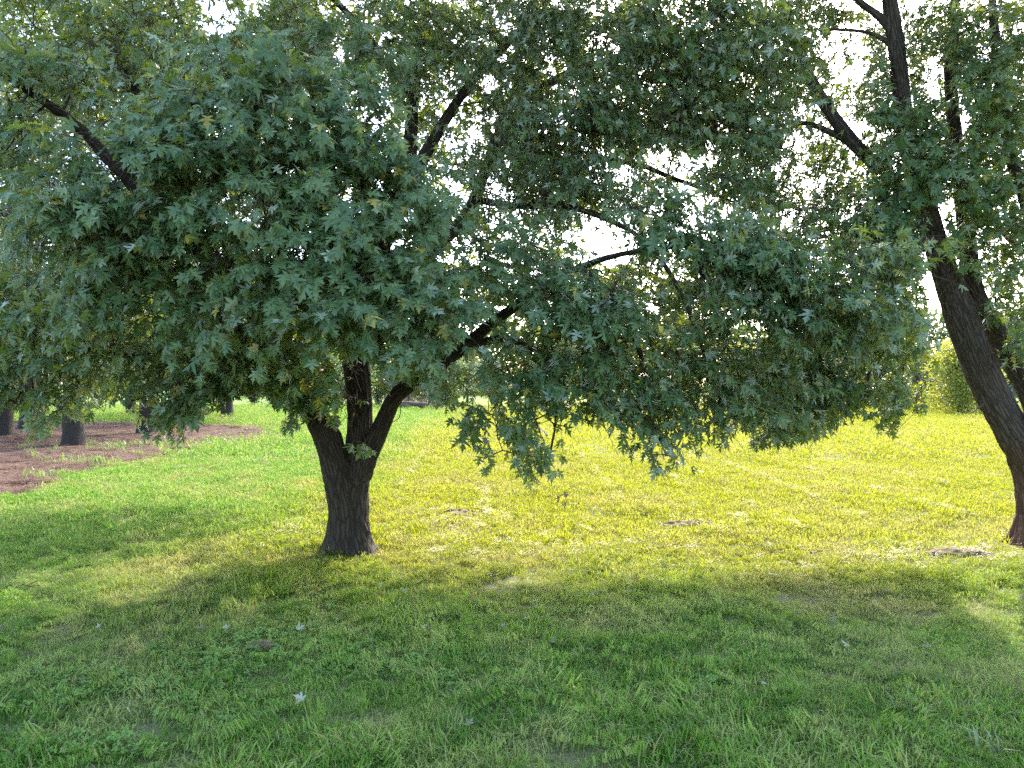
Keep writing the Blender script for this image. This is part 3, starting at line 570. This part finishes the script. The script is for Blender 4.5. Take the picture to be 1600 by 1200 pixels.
def clump(name, n, rad, h0, h1, wd, m, lean_=.5, seed=0, segs=2):
    r = np.random.default_rng(seed); V = []; Fa = []; Q = []
    for _ in range(n):
        a = r.random() * 6.283; d = rad * math.sqrt(r.random()); b = np.array([d * math.cos(a), d * math.sin(a), -.008])
        az = r.random() * 6.283; dr = np.array([math.cos(az), math.sin(az), 0]); sd = np.array([-dr[1], dr[0], 0]); h = r.uniform(h0, h1); le = abs(r.normal(0, lean_)) * h
        w0 = wd * r.uniform(.7, 1.3); k = len(V); md = b + dr * le * .3 + np.array([0, 0, h * .6]); tp = b + dr * le + np.array([0, 0, h * r.uniform(.7, 1)])
        V += [b - sd * w0 / 2, b + sd * w0 / 2, md - sd * w0 * .42, md + sd * w0 * .42, tp]
        Fa += [(k + 2, k + 3, k + 4)]; Q += [(k, k + 1, k + 3, k + 2)]
    return bpy.data.objects.new(name, raw_mesh(name, V, [Q, Fa], m, {'rnd': np.repeat(r.random(n), 5)}, False))
GN_ = [clump('grass_patch', 240, .15, .015, .042, .005, M['grass'], 1.0, i) for i in range(7)] + [clump('grass_patch', 150, .14, .03, .075, .0055, M['grass'], .8, 11), clump('grass_patch', 170, .15, .012, .035, .004, M['grass'], 1.5, 12)]
GM_ = [clump('grass_patch', 75, .20, .03, .060, .009, M['grass'], .7, 20 + i) for i in range(6)]
GF_ = [clump('grass_patch', 130, .65, .035, .08, .022, M['grass'], .6, 30 + i) for i in range(5)]
def lawn_pts(y0, y1, dens, side=1.2):
    out = []; Y = np.arange(y0, y1, .25)
    for y in Y:
        hw = (y * .70 + side); n = rng.poisson(dens * 2 * hw * .25)
        out.append(np.stack([rng.uniform(-hw, hw, n), rng.uniform(y, y + .25, n)], -1))
    return np.concatenate(out)
BARE = [(-.66, 9.25, .42, .28, .97), (2.05, 8.7, .42, .25, .97), (1.66, 9.25, .2, .15, .95), (4.25, 7.15, .5, .18, .9), (-1.59, 7.2, .42, .22, 1.0), (-.6, 9.3, 1.1, .5, .45), (-1.0, 8.3, .9, .5, .35), (4.3, 7.6, 1.2, .22, .6), (5.2, 7.35, .7, .35, .7), (-2.4, 8.4, .5, .4, .4), (-4.2, 6.0, .5, .2, .5), (-1.55, 4.75, .14, .05, .9), (.15, 3.45, .3, .08, .6), (1.05, 3.45, .35, .12, .5), (.35, 3.3, .25, .07, .7), (1.55, 3.6, .3, .1, .5), (-.35, 3.7, .2, .06, .7), (1.05, 3.27, .12, .05, .8), (2.2, 3.3, .25, .07, .7)]
def thin(Q, marg=.1):
    x, y = Q[:, 0], Q[:, 1]; p = np.clip(.35 + 1.3 * vnoise(x * 1.6, y * 1.6, 1) * .7 + .5 * vnoise(x * 5, y * 5, 2) - .15, .25, 1)
    for bx, by, rx, ry, k in BARE:
        d = ((x - bx) / rx) ** 2 + ((y - by) / ry) ** 2 + (vnoise(x * 6, y * 6, 5) - .5) * .9
        p = p * (1 - k * np.clip(1.35 - d, 0, 1))
    p = np.where((x < bed_edge(y) + marg * rng.uniform(-.3, 1.1, len(x))) & (y > 8.8) & (y < 32 + marg), 0.0, p)
    for c, r_ in ((tb, .22), (rb, .2)): p = np.where(np.hypot(x - c[0], y - c[1]) < r_, 0, p)
    return Q[rng.random(len(Q)) < p]
def on_ground(Q, lift=0.0): return np.column_stack([Q, gz(Q[:, 0], Q[:, 1]) + lift])
Qn = thin(lawn_pts(2.3, 7.5, 150)); Qm = thin(lawn_pts(7.5, 16, 105), .3); Qf = thin(lawn_pts(16, 52, 9, 4), .75)
sn = rng.uniform(.65, 1.25, len(Qn)) * (.75 + .55 * vnoise(Qn[:, 0] * 1.3, Qn[:, 1] * 1.3, 7))
tall = vnoise(Qn[:, 0] * .9 + 7, Qn[:, 1] * .9, 9) + rng.normal(0, .12, len(Qn)); pick = rng.integers(0, 7, len(Qn)); pick = np.where(tall > .74, 7, np.where(tall < .25, 8, pick))
scatter('lawn_grass', on_ground(Qn), sn, GN_, M['grass'], idx=pick)
scatter('field_grass', on_ground(Qm), rng.uniform(.7, 1.25, len(Qm)), GM_, M['grass'])
scatter('far_field_grass', on_ground(Qf), rng.uniform(.7, 1.3, len(Qf)), GF_, M['grass'])
print('grass', len(Qn), len(Qm), len(Qf))
# clover: three round leaflets on a stalk
def clover_src(seed):
    r = np.random.default_rng(seed); V = []; T = []
    for c in range(7):
        o = np.array([r.normal(0, .03), r.normal(0, .03), r.uniform(.035, .065)]); a0 = r.random() * 6.28; s = r.uniform(.009, .014); tl = r.normal(0, .3, 2)
        for k in range(3):
            a = a0 + k * 2.094; b = len(V); dr = np.array([math.cos(a), math.sin(a), 0]); sd = np.array([-dr[1], dr[0], 0])
            pts = [o, o + dr * s * .7 + sd * s * .62, o + dr * s * 1.5 + sd * s * .5, o + dr * s * 1.4, o + dr * s * 1.5 - sd * s * .5, o + dr * s * .7 - sd * s * .62]
            pts = [p + np.array([0, 0, (p - o)[0] * tl[0] + (p - o)[1] * tl[1] + .2 * abs(np.dot(p - o, sd))]) for p in pts]; V += pts
            T += [(b, b + 5, b + 3), (b, b + 3, b + 1), (b + 1, b + 3, b + 2), (b + 3, b + 5, b + 4)]
        b = len(V); V += [o + [.0008, 0, 0], o - [.0008, 0, 0], np.array([o[0] * .7, o[1] * .7, -.01])]; T += [(b, b + 1, b + 2)]
    return bpy.data.objects.new('clover_sprig', raw_mesh('clover_sprig', V, [T], M['clover'], None, False))
CL = [clover_src(i) for i in range(4)]
def G(px, py): Y = EYE * FPX / (py - 600.0); return np.array([(px - 800) / FPX * Y, Y])
cp = []
for (x, y, rx, ry, n) in [(330, 1030, 110, 35, 260), (200, 1075, 120, 25, 160), (1085, 1072, 55, 14, 190), (480, 1010, 110, 40, 260), (560, 1050, 70, 20, 90), (330, 1110, 110, 40, 160), (60, 1090, 70, 40, 120), (620, 1040, 40, 18, 70), (130, 1180, 120, 20, 80), (420, 950, 140, 25, 120), (300, 800, 140, 18, 160), (100, 800, 120, 14, 120), (700, 1065, 30, 10, 40), (250, 745, 120, 8, 140), (900, 960, 150, 30, 60)]:
    for _ in range(int(n * .45)):
        a = random.random() * 6.283; q = math.sqrt(random.random()) * random.uniform(.7, 1.3); cp.append(G(x + rx * q * math.cos(a), y + ry * q * math.sin(a)))
cp = np.array(cp); scatter('clover', on_ground(cp), rng.uniform(.55, 1.0, len(cp)), CL, M['clover'], .15)
# pale rows of dry clippings left by the mower, and loose thatch
def straw_src(name, n, rad, l0, l1, wd, m, seed, h=.02):
    r = np.random.default_rng(seed); V = []; T = []
    for _ in range(n):
        a = r.random() * 6.283; d = rad * math.sqrt(r.random()); c = np.array([d * math.cos(a), d * math.sin(a), r.uniform(.004, h)]); az = r.random() * 6.283
        dr = np.array([math.cos(az), math.sin(az), r.normal(0, .12)]); sd = np.array([-dr[1], dr[0], 0]); l = r.uniform(l0, l1) / 2; b = len(V)
        V += [c - dr * l - sd * wd / 2, c - dr * l + sd * wd / 2, c + dr * l + sd * wd / 2 + [0, 0, .004], c + dr * l - sd * wd / 2 + [0, 0, .004]]; T += [(b, b + 1, b + 2, b + 3)]
    return bpy.data.objects.new(name, raw_mesh(name, V, [T], m, None, False))
ST = [straw_src('straw', 14, .06, .02, .06, .0035, M['straw'], i, .05) for i in range(3)]
sp = []
for x0, slope, ya, yb, k in [(-.35, -.058, 9, 40, 5), (1.55, .0, 9.5, 30, 4), (2.75, .0, 8.5, 26, 5), (3.25, .012, 7.8, 24, 4), (4.3, .02, 8.6, 30, 6), (5.6, .02, 9, 30, 4), (7.0, .025, 10, 34, 4), (-1.7, -.05, 12, 34, 3), (8.6, .03, 12, 36, 3), (.6, -.02, 12, 34, 3)]:
    y = ya
    while y < yb:
        y += random.expovariate(k * 3.2)
        if vnoise(y * .9, x0 * 3.1, 8) > .38: sp.append((x0 + slope * (y - 10) + random.gauss(0, .035), y))
for (x, y, rx, ry, n) in [(720, 815, 110, 25, 70), (450, 830, 60, 22, 40), (1400, 870, 150, 14, 90), (1100, 820, 50, 8, 16), (700, 1190, 500, 60, 60), (1250, 1100, 300, 50, 60), (800, 850, 200, 30, 60), (1100, 850, 300, 50, 90)]:
    for _ in range(n): sp.append(tuple(G(random.gauss(x, rx * .6), max(700, random.gauss(y, ry * .6)))))
sp = np.array(sp); sp = sp[sp[:, 1] > 6.2]; scatter('grass_clippings', on_ground(sp, .012), rng.uniform(.8, 1.5, len(sp)), ST, M['straw'], .1)
# fallen pine needles
NS = [straw_src('needle_straw', 34, .16, .09, .18, .005, M['needle_straw'], 50 + i, .045) for i in range(4)]
q = np.stack([rng.uniform(-26, -6.5, 16000), 9 + 22 * rng.random(16000) ** 1.3], -1); q = q[q[:, 0] < bed_edge(q[:, 1]) + rng.normal(-.05, .22, len(q))][:9000]
scatter('pine_needle_litter', on_ground(q, .04), rng.uniform(.7, 1.4, len(q)), NS, M['needle_straw'], .08)
WD = [clump('weed_sprout', 14, .10, .08, .24, .014, M['weed'], .5, 70 + i) for i in range(3)]
q = []
for (x, y, rx, ry, n) in [(200, 700, 100, 8, 70), (330, 690, 60, 5, 26), (150, 728, 60, 5, 40), (240, 655, 140, 6, 60), (80, 710, 80, 10, 12), (300, 697, 100, 6, 40), (60, 750, 50, 8, 8)]:
    for _ in range(n): q.append(G(random.gauss(x, rx * .55), max(640, random.gauss(y, ry * .55))))
q = np.array(q); scatter('bed_weeds', on_ground(q, .02), rng.uniform(.5, 1.2, len(q)), WD, M['weed'], .2)

# ------------------------------------------------------------------ pines over the needle bed
def needle_tufts(P, D, L, nn):
    n = len(P); dirs = nrm(D[:, None] * .75 + rng.normal(0, .75, (n, nn, 3))); sd = nrm(np.cross(dirs, rng.normal(0, 1, (n, nn, 3))))
    ln = L * rng.uniform(.7, 1.15, (n, nn, 1)); b = P[:, None] + rng.normal(0, .012, (n, nn, 3)); wd = .008
    V = np.stack([b - sd * wd, b + sd * wd, b + dirs * ln], 2).reshape(-1, 3); F = np.arange(len(V)).reshape(-1, 3)
    return V, F, np.repeat(rng.random(n), nn * 3)
def make_pine(h, r0, z0, spread, ntuft, lab, seed, pale=False):
    global rng
    rng = np.random.default_rng(seed); root = empty('pine_tree'); tag(root, lab, 'tree', 'pines in the needle bed' if not pale else None)
    mb = MB(); zs = np.linspace(-.1, h, 60); path = np.column_stack([.12 * np.sin(zs * .5 + seed), .1 * np.sin(zs * .37 + 2 * seed), zs]); path[:, :2] -= path[0, :2]
    rad = r0 * (1 - zs / h * .93) + r0 * .45 * np.exp(-np.maximum(zs, 0) / .18); tube(mb, path, np.maximum(rad, .01), 20, .008, None, seed * 1.7)
    mb.build('trunk', M['pine_bark'], root)
    br = MB(); TP = []; TD = []; z = z0
    while z < h - .3:
        nb = rng.integers(4, 7); a0 = rng.random() * 6.28; L = spread * (1 - ((z - z0) / (h - z0)) ** 1.4) * rng.uniform(.8, 1.1) + .25
        for k in range(nb):
            a = a0 + k * 6.283 / nb + rng.normal(0, .2); l = L * rng.uniform(.7, 1.15); t = np.linspace(0, 1, 9)[:, None]; dr = np.array([math.cos(a), math.sin(a), 0])
            p = np.array([np.interp(z, zs, path[:, 0]), np.interp(z, zs, path[:, 1]), z]) + dr * l * t + np.array([0, 0, 1]) * (.12 * t - .32 * t ** 2 + .12 * t ** 4) * l + np.cumsum(rng.normal(0, .012 * l, (9, 3)), 0)
            tube(br, p, np.linspace(.035 * l / spread + .012, .005, 9), 5, cap=False, seed=rng.random() * 5)
            dead = z < z0 + .9 and rng.random() < .6
            m = int(ntuft * l / spread * (.15 if dead else 1))
            for _ in range(m):
                s = rng.uniform(.22, 1); c = np.array([np.interp(s * 8, range(9), p[:, j]) for j in range(3)]); sdv = np.array([-dr[1], dr[0], 0]) * rng.normal(0, .30 * l * (1.1 - s) + .06)
                e = c + sdv + np.array([0, 0, rng.normal(-.03, .09)]) + dr * abs(rng.normal(0, .06))
                TP.append(e); TD.append(nrm(sdv + dr * .25 + np.array([0, 0, .12])))
                if rng.random() < .25: tube(br, np.array([c, (c + e) / 2 + [0, 0, .02], e]), [.006, .004, .002], 3, cap=False)
        z += rng.uniform(.38, .6)
    o = br.build('branchwork', M['pine_bark'], root); tag(o, kind='stuff')
    V, F, A = needle_tufts(np.array(TP), np.array(TD), .17 if not pale else .2, 16)
    o = link(bpy.data.objects.new('crown', raw_mesh('crown', V, [F], M['needle_pale' if pale else 'needle'], {'rnd': A}, False)), root); tag(o, kind='stuff')
    return root
def copy_tree(o, loc, rz, s=1.0, label=None):
    c = o.copy(); link(c); c.location = loc; c.rotation_euler = (0, 0, rz); c.scale = (s, s, s)
    if label: c['label'] = label
    for ch in [x for x in bpy.data.objects if x.parent == o]: d = ch.copy(); link(d, c)
    return c
def GP(px, py): x, y = G(px, py); return (float(x), float(y), float(gz(x, y)))
pineA = make_pine(13.5, .25, 2.3, 3.4, 44, 'dark pine rising behind yellow-lit maple leaves, nearest the lawn edge of the needle bed', 3)
pineB = make_pine(12.5, .27, 2.0, 3.2, 44, 'thick dark pine at the far side of the needle bed from the lawn', 5)
pineA.location = GP(116, 699); pineB.location = GP(6, 684)
copy_tree(pineB, GP(230, 678), 2.1, 1.05, 'dark pine between weed patches in the middle of the needle bed'); copy_tree(pineA, GP(206, 652), 1.0, 1.0, 'pine half hidden behind the front pines of the needle bed'); copy_tree(pineA, GP(268, 654), 4.0, .95, 'pine half hidden behind the front pines of the needle bed')
copy_tree(pineB, (-17.5, 27, 0), 3.6, 1.1, 'pine half hidden behind the front pines of the needle bed'); copy_tree(pineA, (-21, 33, 0), .6, 1.1, 'pine half hidden behind the front pines of the needle bed'); copy_tree(pineB, (-13.0, 34.0, 0), 5.2, 1.0, 'pine half hidden behind the front pines of the needle bed')

# ------------------------------------------------------------------ hedge and trees at the far edge of the field
def leafy(name, lab, cat, w_, h_, m, nlob, nleaf, ls, seed, grp=None, trunk=None, wide=1.0, z0=.05):
    global rng
    rng = np.random.default_rng(seed); root = empty(name); tag(root, lab, cat, grp)
    st = MB(); C = []
    for k in range(nlob):
        a = rng.random() * 6.283; q = math.sqrt(rng.random()) * .72; t = rng.random(); rr = (1 - .55 * t)
        C.append((w_ / 2 * q * rr * math.cos(a), w_ / 2 * wide * q * rr * math.sin(a), z0 + (trunk or .12) * h_ + h_ * (.95 - (trunk or .12)) * t, w_ * rng.uniform(.13, .24)))
    base = np.zeros(3)
    if trunk:
        zz = np.linspace(-.1, h_ * .75, 10); tp = np.column_stack([.1 * np.sin(zz + seed), .1 * np.cos(zz * .8 + seed) - .1, zz]); tm = MB(); tube(tm, tp, np.linspace(.035 * h_ * .5 + .04, .02, 10), 10, .004, None, seed); tm.build('trunk', M['bark'], root)
    for c in C:
        b = np.array([rng.normal(0, .08), rng.normal(0, .08), 0 if not trunk else h_ * trunk * .8]); t = np.linspace(0, 1, 6)[:, None]; c3 = np.array(c[:3])
        p = b * (1 - t) + c3 * t + np.array([0, 0, .1 * h_]) * t * (1 - t); tube(st, p, np.linspace(.03, .008, 6), 4, cap=False)
    o = st.build('branchwork', M['bark'], root); tag(o, kind='stuff')
    wts = np.array([c[3] ** 2 for c in C]); pk = rng.choice(len(C), nleaf, p=wts / wts.sum()); Ca = np.array(C)[pk]
    d = nrm(rng.normal(0, 1, (nleaf, 3))); rad = rng.random(nleaf) ** .45 * (1 + .25 * rng.normal(0, 1, nleaf) * .5)
    P = Ca[:, :3] + d * rad[:, None] * Ca[:, 3:4] * [1, 1, .8]; P = P[P[:, 2] > .08]; d = d[:len(P)]; n = len(P)
    U = nrm(rng.normal(0, .6, (n, 3)) + d * .5 + [0, 0, -.45]); N = nrm(rng.normal(0, .5, (n, 3)) + [0, 0, .7]); N = nrm(N - U * np.sum(U * N, 1)[:, None])
    S = ls * rng.uniform(.6, 1.3, n)
    shp = [(np.array([(0, 0, 0), (.28, .4, .05), (-.28, .4, .05), (0, 1, -.1)]), np.array([(0, 1, 2), (1, 3, 2)]))]
    V, F, A = leaf_cloud(P, U, N, S, shp)
    o = link(bpy.data.objects.new('crown', raw_mesh('crown', V, [F], m, {'rnd': A}, False)), root); tag(o, kind='stuff')
    return root
def put(o, px, Y, rz=0, s=1.0): o.location = ((px - 800) / FPX * Y, Y, 0); o.rotation_euler = (0, 0, rz); o.scale = (s, s, s); return o
HEDGE = 'shrubs along the far field edge'
hg = leafy('shrub', 'grey-green shrub in the hedge at the far field edge', 'shrub', 4.6, 3.6, M['bush_grey'], 26, 9000, .16, 21, HEDGE)
hn = leafy('shrub', 'mid-green shrub in the hedge at the far field edge', 'shrub', 5.2, 4.4, M['bush_green'], 26, 9000, .17, 22, HEDGE)
put(hg, 640, 50); put(hn, 560, 53)
for k, (px, Y, s) in enumerate([(700, 51, .8), (770, 54, .9), (850, 53, .8), (470, 55, .9), (395, 58, .85), (300, 60, .9), (950, 55, .8), (1020, 56, .9), (150, 62, 1.1), (50, 62, 1.0), (-60, 60, 1.1), (590, 58, 1.0), (1660, 52, 1.1), (1580, 47, 1.1), (1350, 52, .8), (1250, 56, .8), (1440, 56, .9)]):
    src, lb = ((hn, None), (hg, None))[k % 2]; c = copy_tree(src, ((px - 800) / FPX * Y, Y, 0), k * 1.3, s)
yb = leafy('shrub', 'bright yellow-green sunlit shrub behind the leaning maple', 'shrub', 5.2, 3.6, M['bush_yellow'], 30, 14000, .15, 23); put(yb, 1500, 39, 0, 1.0)
yl = leafy('shrub', 'pale yellow-green shrub under the low hanging maple boughs', 'shrub', 6.5, 4.2, M['bush_yellow'], 28, 9000, .2, 24); put(yl, 1170, 56, 0, 1.0)
yt = leafy('broadleaf_tree', 'yellow-green tree beside the blue-green pine at the field edge', 'tree', 5.0, 7.0, M['bush_green'], 30, 11000, .17, 25, None, .2); put(yt, 1385, 50)
pt = leafy('broadleaf_tree', 'pale green tree at the right end of the far hedge', 'tree', 7.0, 8.5, M['bush_green'], 34, 12000, .2, 26, None, .2); put(pt, 1600, 60)
pp = make_pine(8.5, .16, .5, 3.2, 30, 'blue-green pine at the far field edge behind the leaning maple', 9, True); put(pp, 1435, 52); pp['category'] = 'tree'
for k, (px, Y, s) in enumerate([(1060, 62, .75), (1270, 64, .8), (880, 66, .75), (730, 66, .8), (520, 68, .8)]):
    copy_tree(yt if k % 2 else pt, ((px - 800) / FPX * Y, Y, 0), k * 1.9, s, ['pale rounded tree seen low through hanging maple leaves', 'tree above the pale yellow-green shrub at the field edge', 'tree behind the middle of the far hedge', 'tree behind the dry stalks at the field edge', 'tree seen between the left and middle maple stems'][k])
# dry stalks and a fallen log by the hedge
ds = MB(); r = random.Random(4)
for k in range(160):
    x = r.gauss(0, 1.6); y = r.gauss(0, .5); h = r.uniform(.5, 1.5); a = r.gauss(0, .15); tube(ds, np.array([(x, y, -.02), (x + a * h * .4, y, h * .6), (x + a * h, y + r.gauss(0, .1), h)]), [.014, .012, .005], 4, cap=False)
    for _ in range(3):
        z = r.uniform(.3, .95) * h; az = r.random() * 6.28; d = np.array([math.cos(az), math.sin(az), .3]); b = np.array([x + a * z, y, z]); s_ = np.array([-d[1], d[0], 0]) * .03; ds.add([b - s_, b + s_, b + d * .35 + [0, 0, -.12]], [(0, 1, 2)])
o = ds.build('dry_stalk_patch', M['dry_stalk'], None, False); o.location = W(640, 640, 47.5); o.location.z = 0; tag(o, 'brown dry stalks standing in front of the far hedge', 'dry weeds', kind='stuff')
lg = MB(); t = np.linspace(0, 1, 14); tube(lg, np.column_stack([t * 2.6, .3 * t, .28 + .06 * np.sin(t * 5)]), .24 + .05 * np.sin(t * 7), 20, .02, None, 2)
lr = empty('fallen_log', tuple(W(625, 645, 46))); lr.location.z = 0; tag(lr, 'weathered grey-brown log lying before the dry stalks at the field edge', 'log'); lg.build('bole', M['deadwood'], lr)
st = MB(); tube(st, np.array([(1.7, .2, .4), (1.9, .1, .7), (2.0, .1, .95)]), [.07, .05, .03], 8); st.build('branch_stub', M['deadwood'], lr)
# the wood far beyond the field
def wood():
    global rng
    rng = np.random.default_rng(77); n = 60000; x = rng.uniform(-110, 130, n); top = 7 + 5 * vnoise(x * .12, x * 0, 1) + 2.5 * vnoise(x * .5, x * 0, 2)
    z = top * rng.random(n) ** .8; y = 112 + 6 * vnoise(x * .2, z * .3, 3) + rng.uniform(-3, 3, n); P = np.column_stack([x, y, z])
    U = nrm(rng.normal(0, 1, (n, 3))); N = nrm(np.cross(U, rng.normal(0, 1, (n, 3)))); V, F, A = leaf_cloud(P, U, N, rng.uniform(.5, 1.1, n), [(np.array([(0, 0, 0), (.35, .4, .05), (-.35, .4, .05), (0, 1, -.1)]), np.array([(0, 1, 2), (1, 3, 2)]))])
    o = link(bpy.data.objects.new('distant_wood', raw_mesh('distant_wood', V, [F], M['bush_green'], {'rnd': A}, False))); tag(o, 'far-off wood beyond the field', 'wood', kind='stuff')
wood()

# ------------------------------------------------------------------ small things on the lawn
rng = np.random.default_rng(99)
FL = [raw_mesh('fallen_leaf', v, [f], M['fallen_leaf'], None, False) for v, f in LEAFD]
spots = [(263, 910), (321, 995), (361, 998), (408, 994), (435, 985), (390, 994), (410, 1004), (541, 973), (500, 1010), (584, 1016), (622, 950), (638, 937), (711, 974), (742, 946), (1008, 1098), (1191, 1075), (1585, 1135), (482, 1115), (728, 1148), (326, 1138), (143, 1081), (116, 1040), (820, 975), (1244, 997), (1290, 970), (1333, 1020), (1395, 1058), (1360, 995), (152, 1000), (75, 955), (926, 945), (858, 1015), (1120, 1048), (788, 988), (460, 1003), (345, 950), (590, 925), (1018, 1000), (1065, 1172), (1150, 930), (290, 1012), (660, 990), (1460, 1015), (205, 1130)]
for k, (x, y) in enumerate(spots):
    o = link(bpy.data.objects.new('fallen_leaf', FL[k % 5])); g = GP(x, y); s = random.uniform(.04, .066)
    o.location = (g[0], g[1], g[2] + .05); o.rotation_euler = (random.choice([0, math.pi]) + random.gauss(0, .55), random.gauss(0, .55), random.random() * 6.28); o.scale = (s, s, s)
    tag(o, 'pale dry maple leaf lying on the shaded lawn', 'leaf', 'fallen leaves on the lawn')
def mound(lab, px, py, rx, ry, h, seed):
    r = np.random.default_rng(seed); c = GP(px, py); n = 26; A = []; 
    xs = np.linspace(-1, 1, n); X, Y = np.meshgrid(xs, xs); d = np.clip(1 - (X ** 2 + Y ** 2) * (1 + .5 * vnoise(X * 3 + seed, Y * 3)), 0, 1)
    Z = h * d ** .7 * (.35 + 1.1 * vnoise(X * 4 + seed, Y * 4, 2)) + .012 * d * vnoise(X * 14, Y * 14, seed) - .015 * (d <= 0)
    i = np.arange(n - 1)[:, None] * n + np.arange(n - 1)[None]
    root = empty('dirt_mound', c); tag(root, lab, 'dirt mound')
    link(bpy.data.objects.new('heap', raw_mesh('heap', np.stack([X * rx, Y * ry, Z], -1).reshape(-1, 3), [np.stack([i, i + 1, i + n + 1, i + n], -1).reshape(-1, 4)], M['soil'])), root)
    for k in range(9):
        mb = MB(); a = r.random() * 6.28; q = r.uniform(.2, 1.0); s = r.uniform(.012, .03); u = np.linspace(0, math.pi, 6)[1:-1]; v = np.arange(8) / 8 * 6.283
        P = np.array([[(math.sin(p) * math.cos(t_), math.sin(p) * math.sin(t_), math.cos(p)) for t_ in v] for p in u]).reshape(-1, 3) * s * r.uniform(.6, 1.3, (32, 1)) * [1.2, 1, .7]
        Fq = [(a_ * 8 + b, a_ * 8 + (b + 1) % 8, a_ * 8 + 8 + (b + 1) % 8, a_ * 8 + 8 + b) for a_ in range(3) for b in range(8)]; mb.add(P, Fq); mb.add(np.vstack([P[:8], P[:8].mean(0), P[-8:], P[-8:].mean(0)]), [(b, 8, (b + 1) % 8) for b in range(8)] + [(9 + b, 9 + (b + 1) % 8, 17) for b in range(8)])
        o = mb.build('clod', M['soil'], root, False); o.location = (rx * q * math.cos(a), ry * q * math.sin(a), h * .5 * (1 - q * .8) + .02)
mound('crumbly brown dirt mound in the grass beside the three-stemmed maple', 718, 806, .30, .16, .055, 1)
mound('long low scrape of brown dirt in the open sunny field', 1072, 819, .34, .14, .045, 2)
mound('tiny heap of brown dirt in the open sunny field', 1007, 806, .10, .07, .04, 3)
mound('small dark patch of dug soil in the shaded clover', 408, 1026, .12, .07, .06, 4)
mound('flat dark scrape of soil near the foot of the leaning maple', 1490, 868, .45, .14, .06, 5)
def tuft(lab, px, py, n, h0, h1, wd, seed, lean_=.35):
    src = clump('grass_tuft', n, .06, h0, h1, wd, M['weed'], lean_, seed); src.location = GP(px, py); link(src); tag(src, lab, 'grass tuft')
tuft('tall bright tuft of grass blades beside a pale fallen leaf', 716, 1146, 22, .08, .17, .008, 1)
tuft('spreading tuft of long thin grass blades in the trimmed lawn', 1420, 1122, 30, .08, .15, .006, 2, .9)
tuft('broad-bladed weed tuft at the edge of a bare patch', 1542, 1186, 26, .07, .15, .012, 3, .9)
def fallen_twig(lab, a, b, r_):
    p, q = np.array(GP(*a)), np.array(GP(*b)); L = np.linalg.norm(q - p); t = np.linspace(0, 1, 8)[:, None]; P = p + (q - p) * t + [0, 0, .05] + rng.normal(0, .012, (8, 3)); mb = MB(); tube(mb, P - p, np.linspace(r_, r_ * .4, 8), 6); o = empty('fallen_twig', tuple(p)); tag(o, lab, 'twig'); mb.build('stick', M['deadwood'], o)
    mb = MB(); m = P[4] - p; tube(mb, np.array([m, m + [.04, .06, .02], m + [.06, .14, .02]]), [r_ * .6, r_ * .5, r_ * .2], 5); mb.build('side_shoot', M['deadwood'], o)
fallen_twig('thin dead twig lying in the shaded grass by small sun flecks', (10, 931), (62, 934), .006)
fallen_twig('thin pale twig in the grass left of the three-stemmed maple', (398, 836), (428, 818), .007)
fallen_twig('long dark twig on the shaded lawn by the sunny field', (975, 922), (1010, 914), .006)
# dead leaf bunches and bare twigs hanging in the maple
def dead_bunch(px, py, Y, n, seed):
    r = np.random.default_rng(seed); c = W(px, py, Y) - main.base; mb = []
    P = c + r.normal(0, .02, (n, 3)) + np.column_stack([np.zeros(n), np.zeros(n), -r.uniform(0, .13, n)]); U = nrm(r.normal(0, .3, (n, 3)) + [0, 0, -1]); N = nrm(np.cross(U, r.normal(0, 1, (n, 3))))
    V, F, A = leaf_cloud(P, U, N, np.full(n, .055), LEAFD); o = link(bpy.data.objects.new('dead_leaves', raw_mesh('dead_leaves', V, [F], M['dead_leaf'], {'rnd': A}, False)), main.root); tag(o, 'brown withered leaves', kind='stuff')
dead_bunch(1071, 645, 6.2, 9, 1); dead_bunch(884, 762, 5.9, 3, 2)
for pts in [[(700, 560, 6.9), (696, 600, 6.88), (697, 650, 6.86)], [(712, 550, 6.9), (709, 580, 6.88), (710, 612, 6.86)], [(622, 620, 7.05), (626, 640, 7.0), (622, 655, 6.98), (610, 660, 6.97)]]:
    mb = MB(); P = catmull(np.array([W(*p) for p in pts]), .03) - main.base; tube(mb, P, np.linspace(.005, .003, len(P)), 5); mb.build('hanging_twig', M['twig'], main.root)
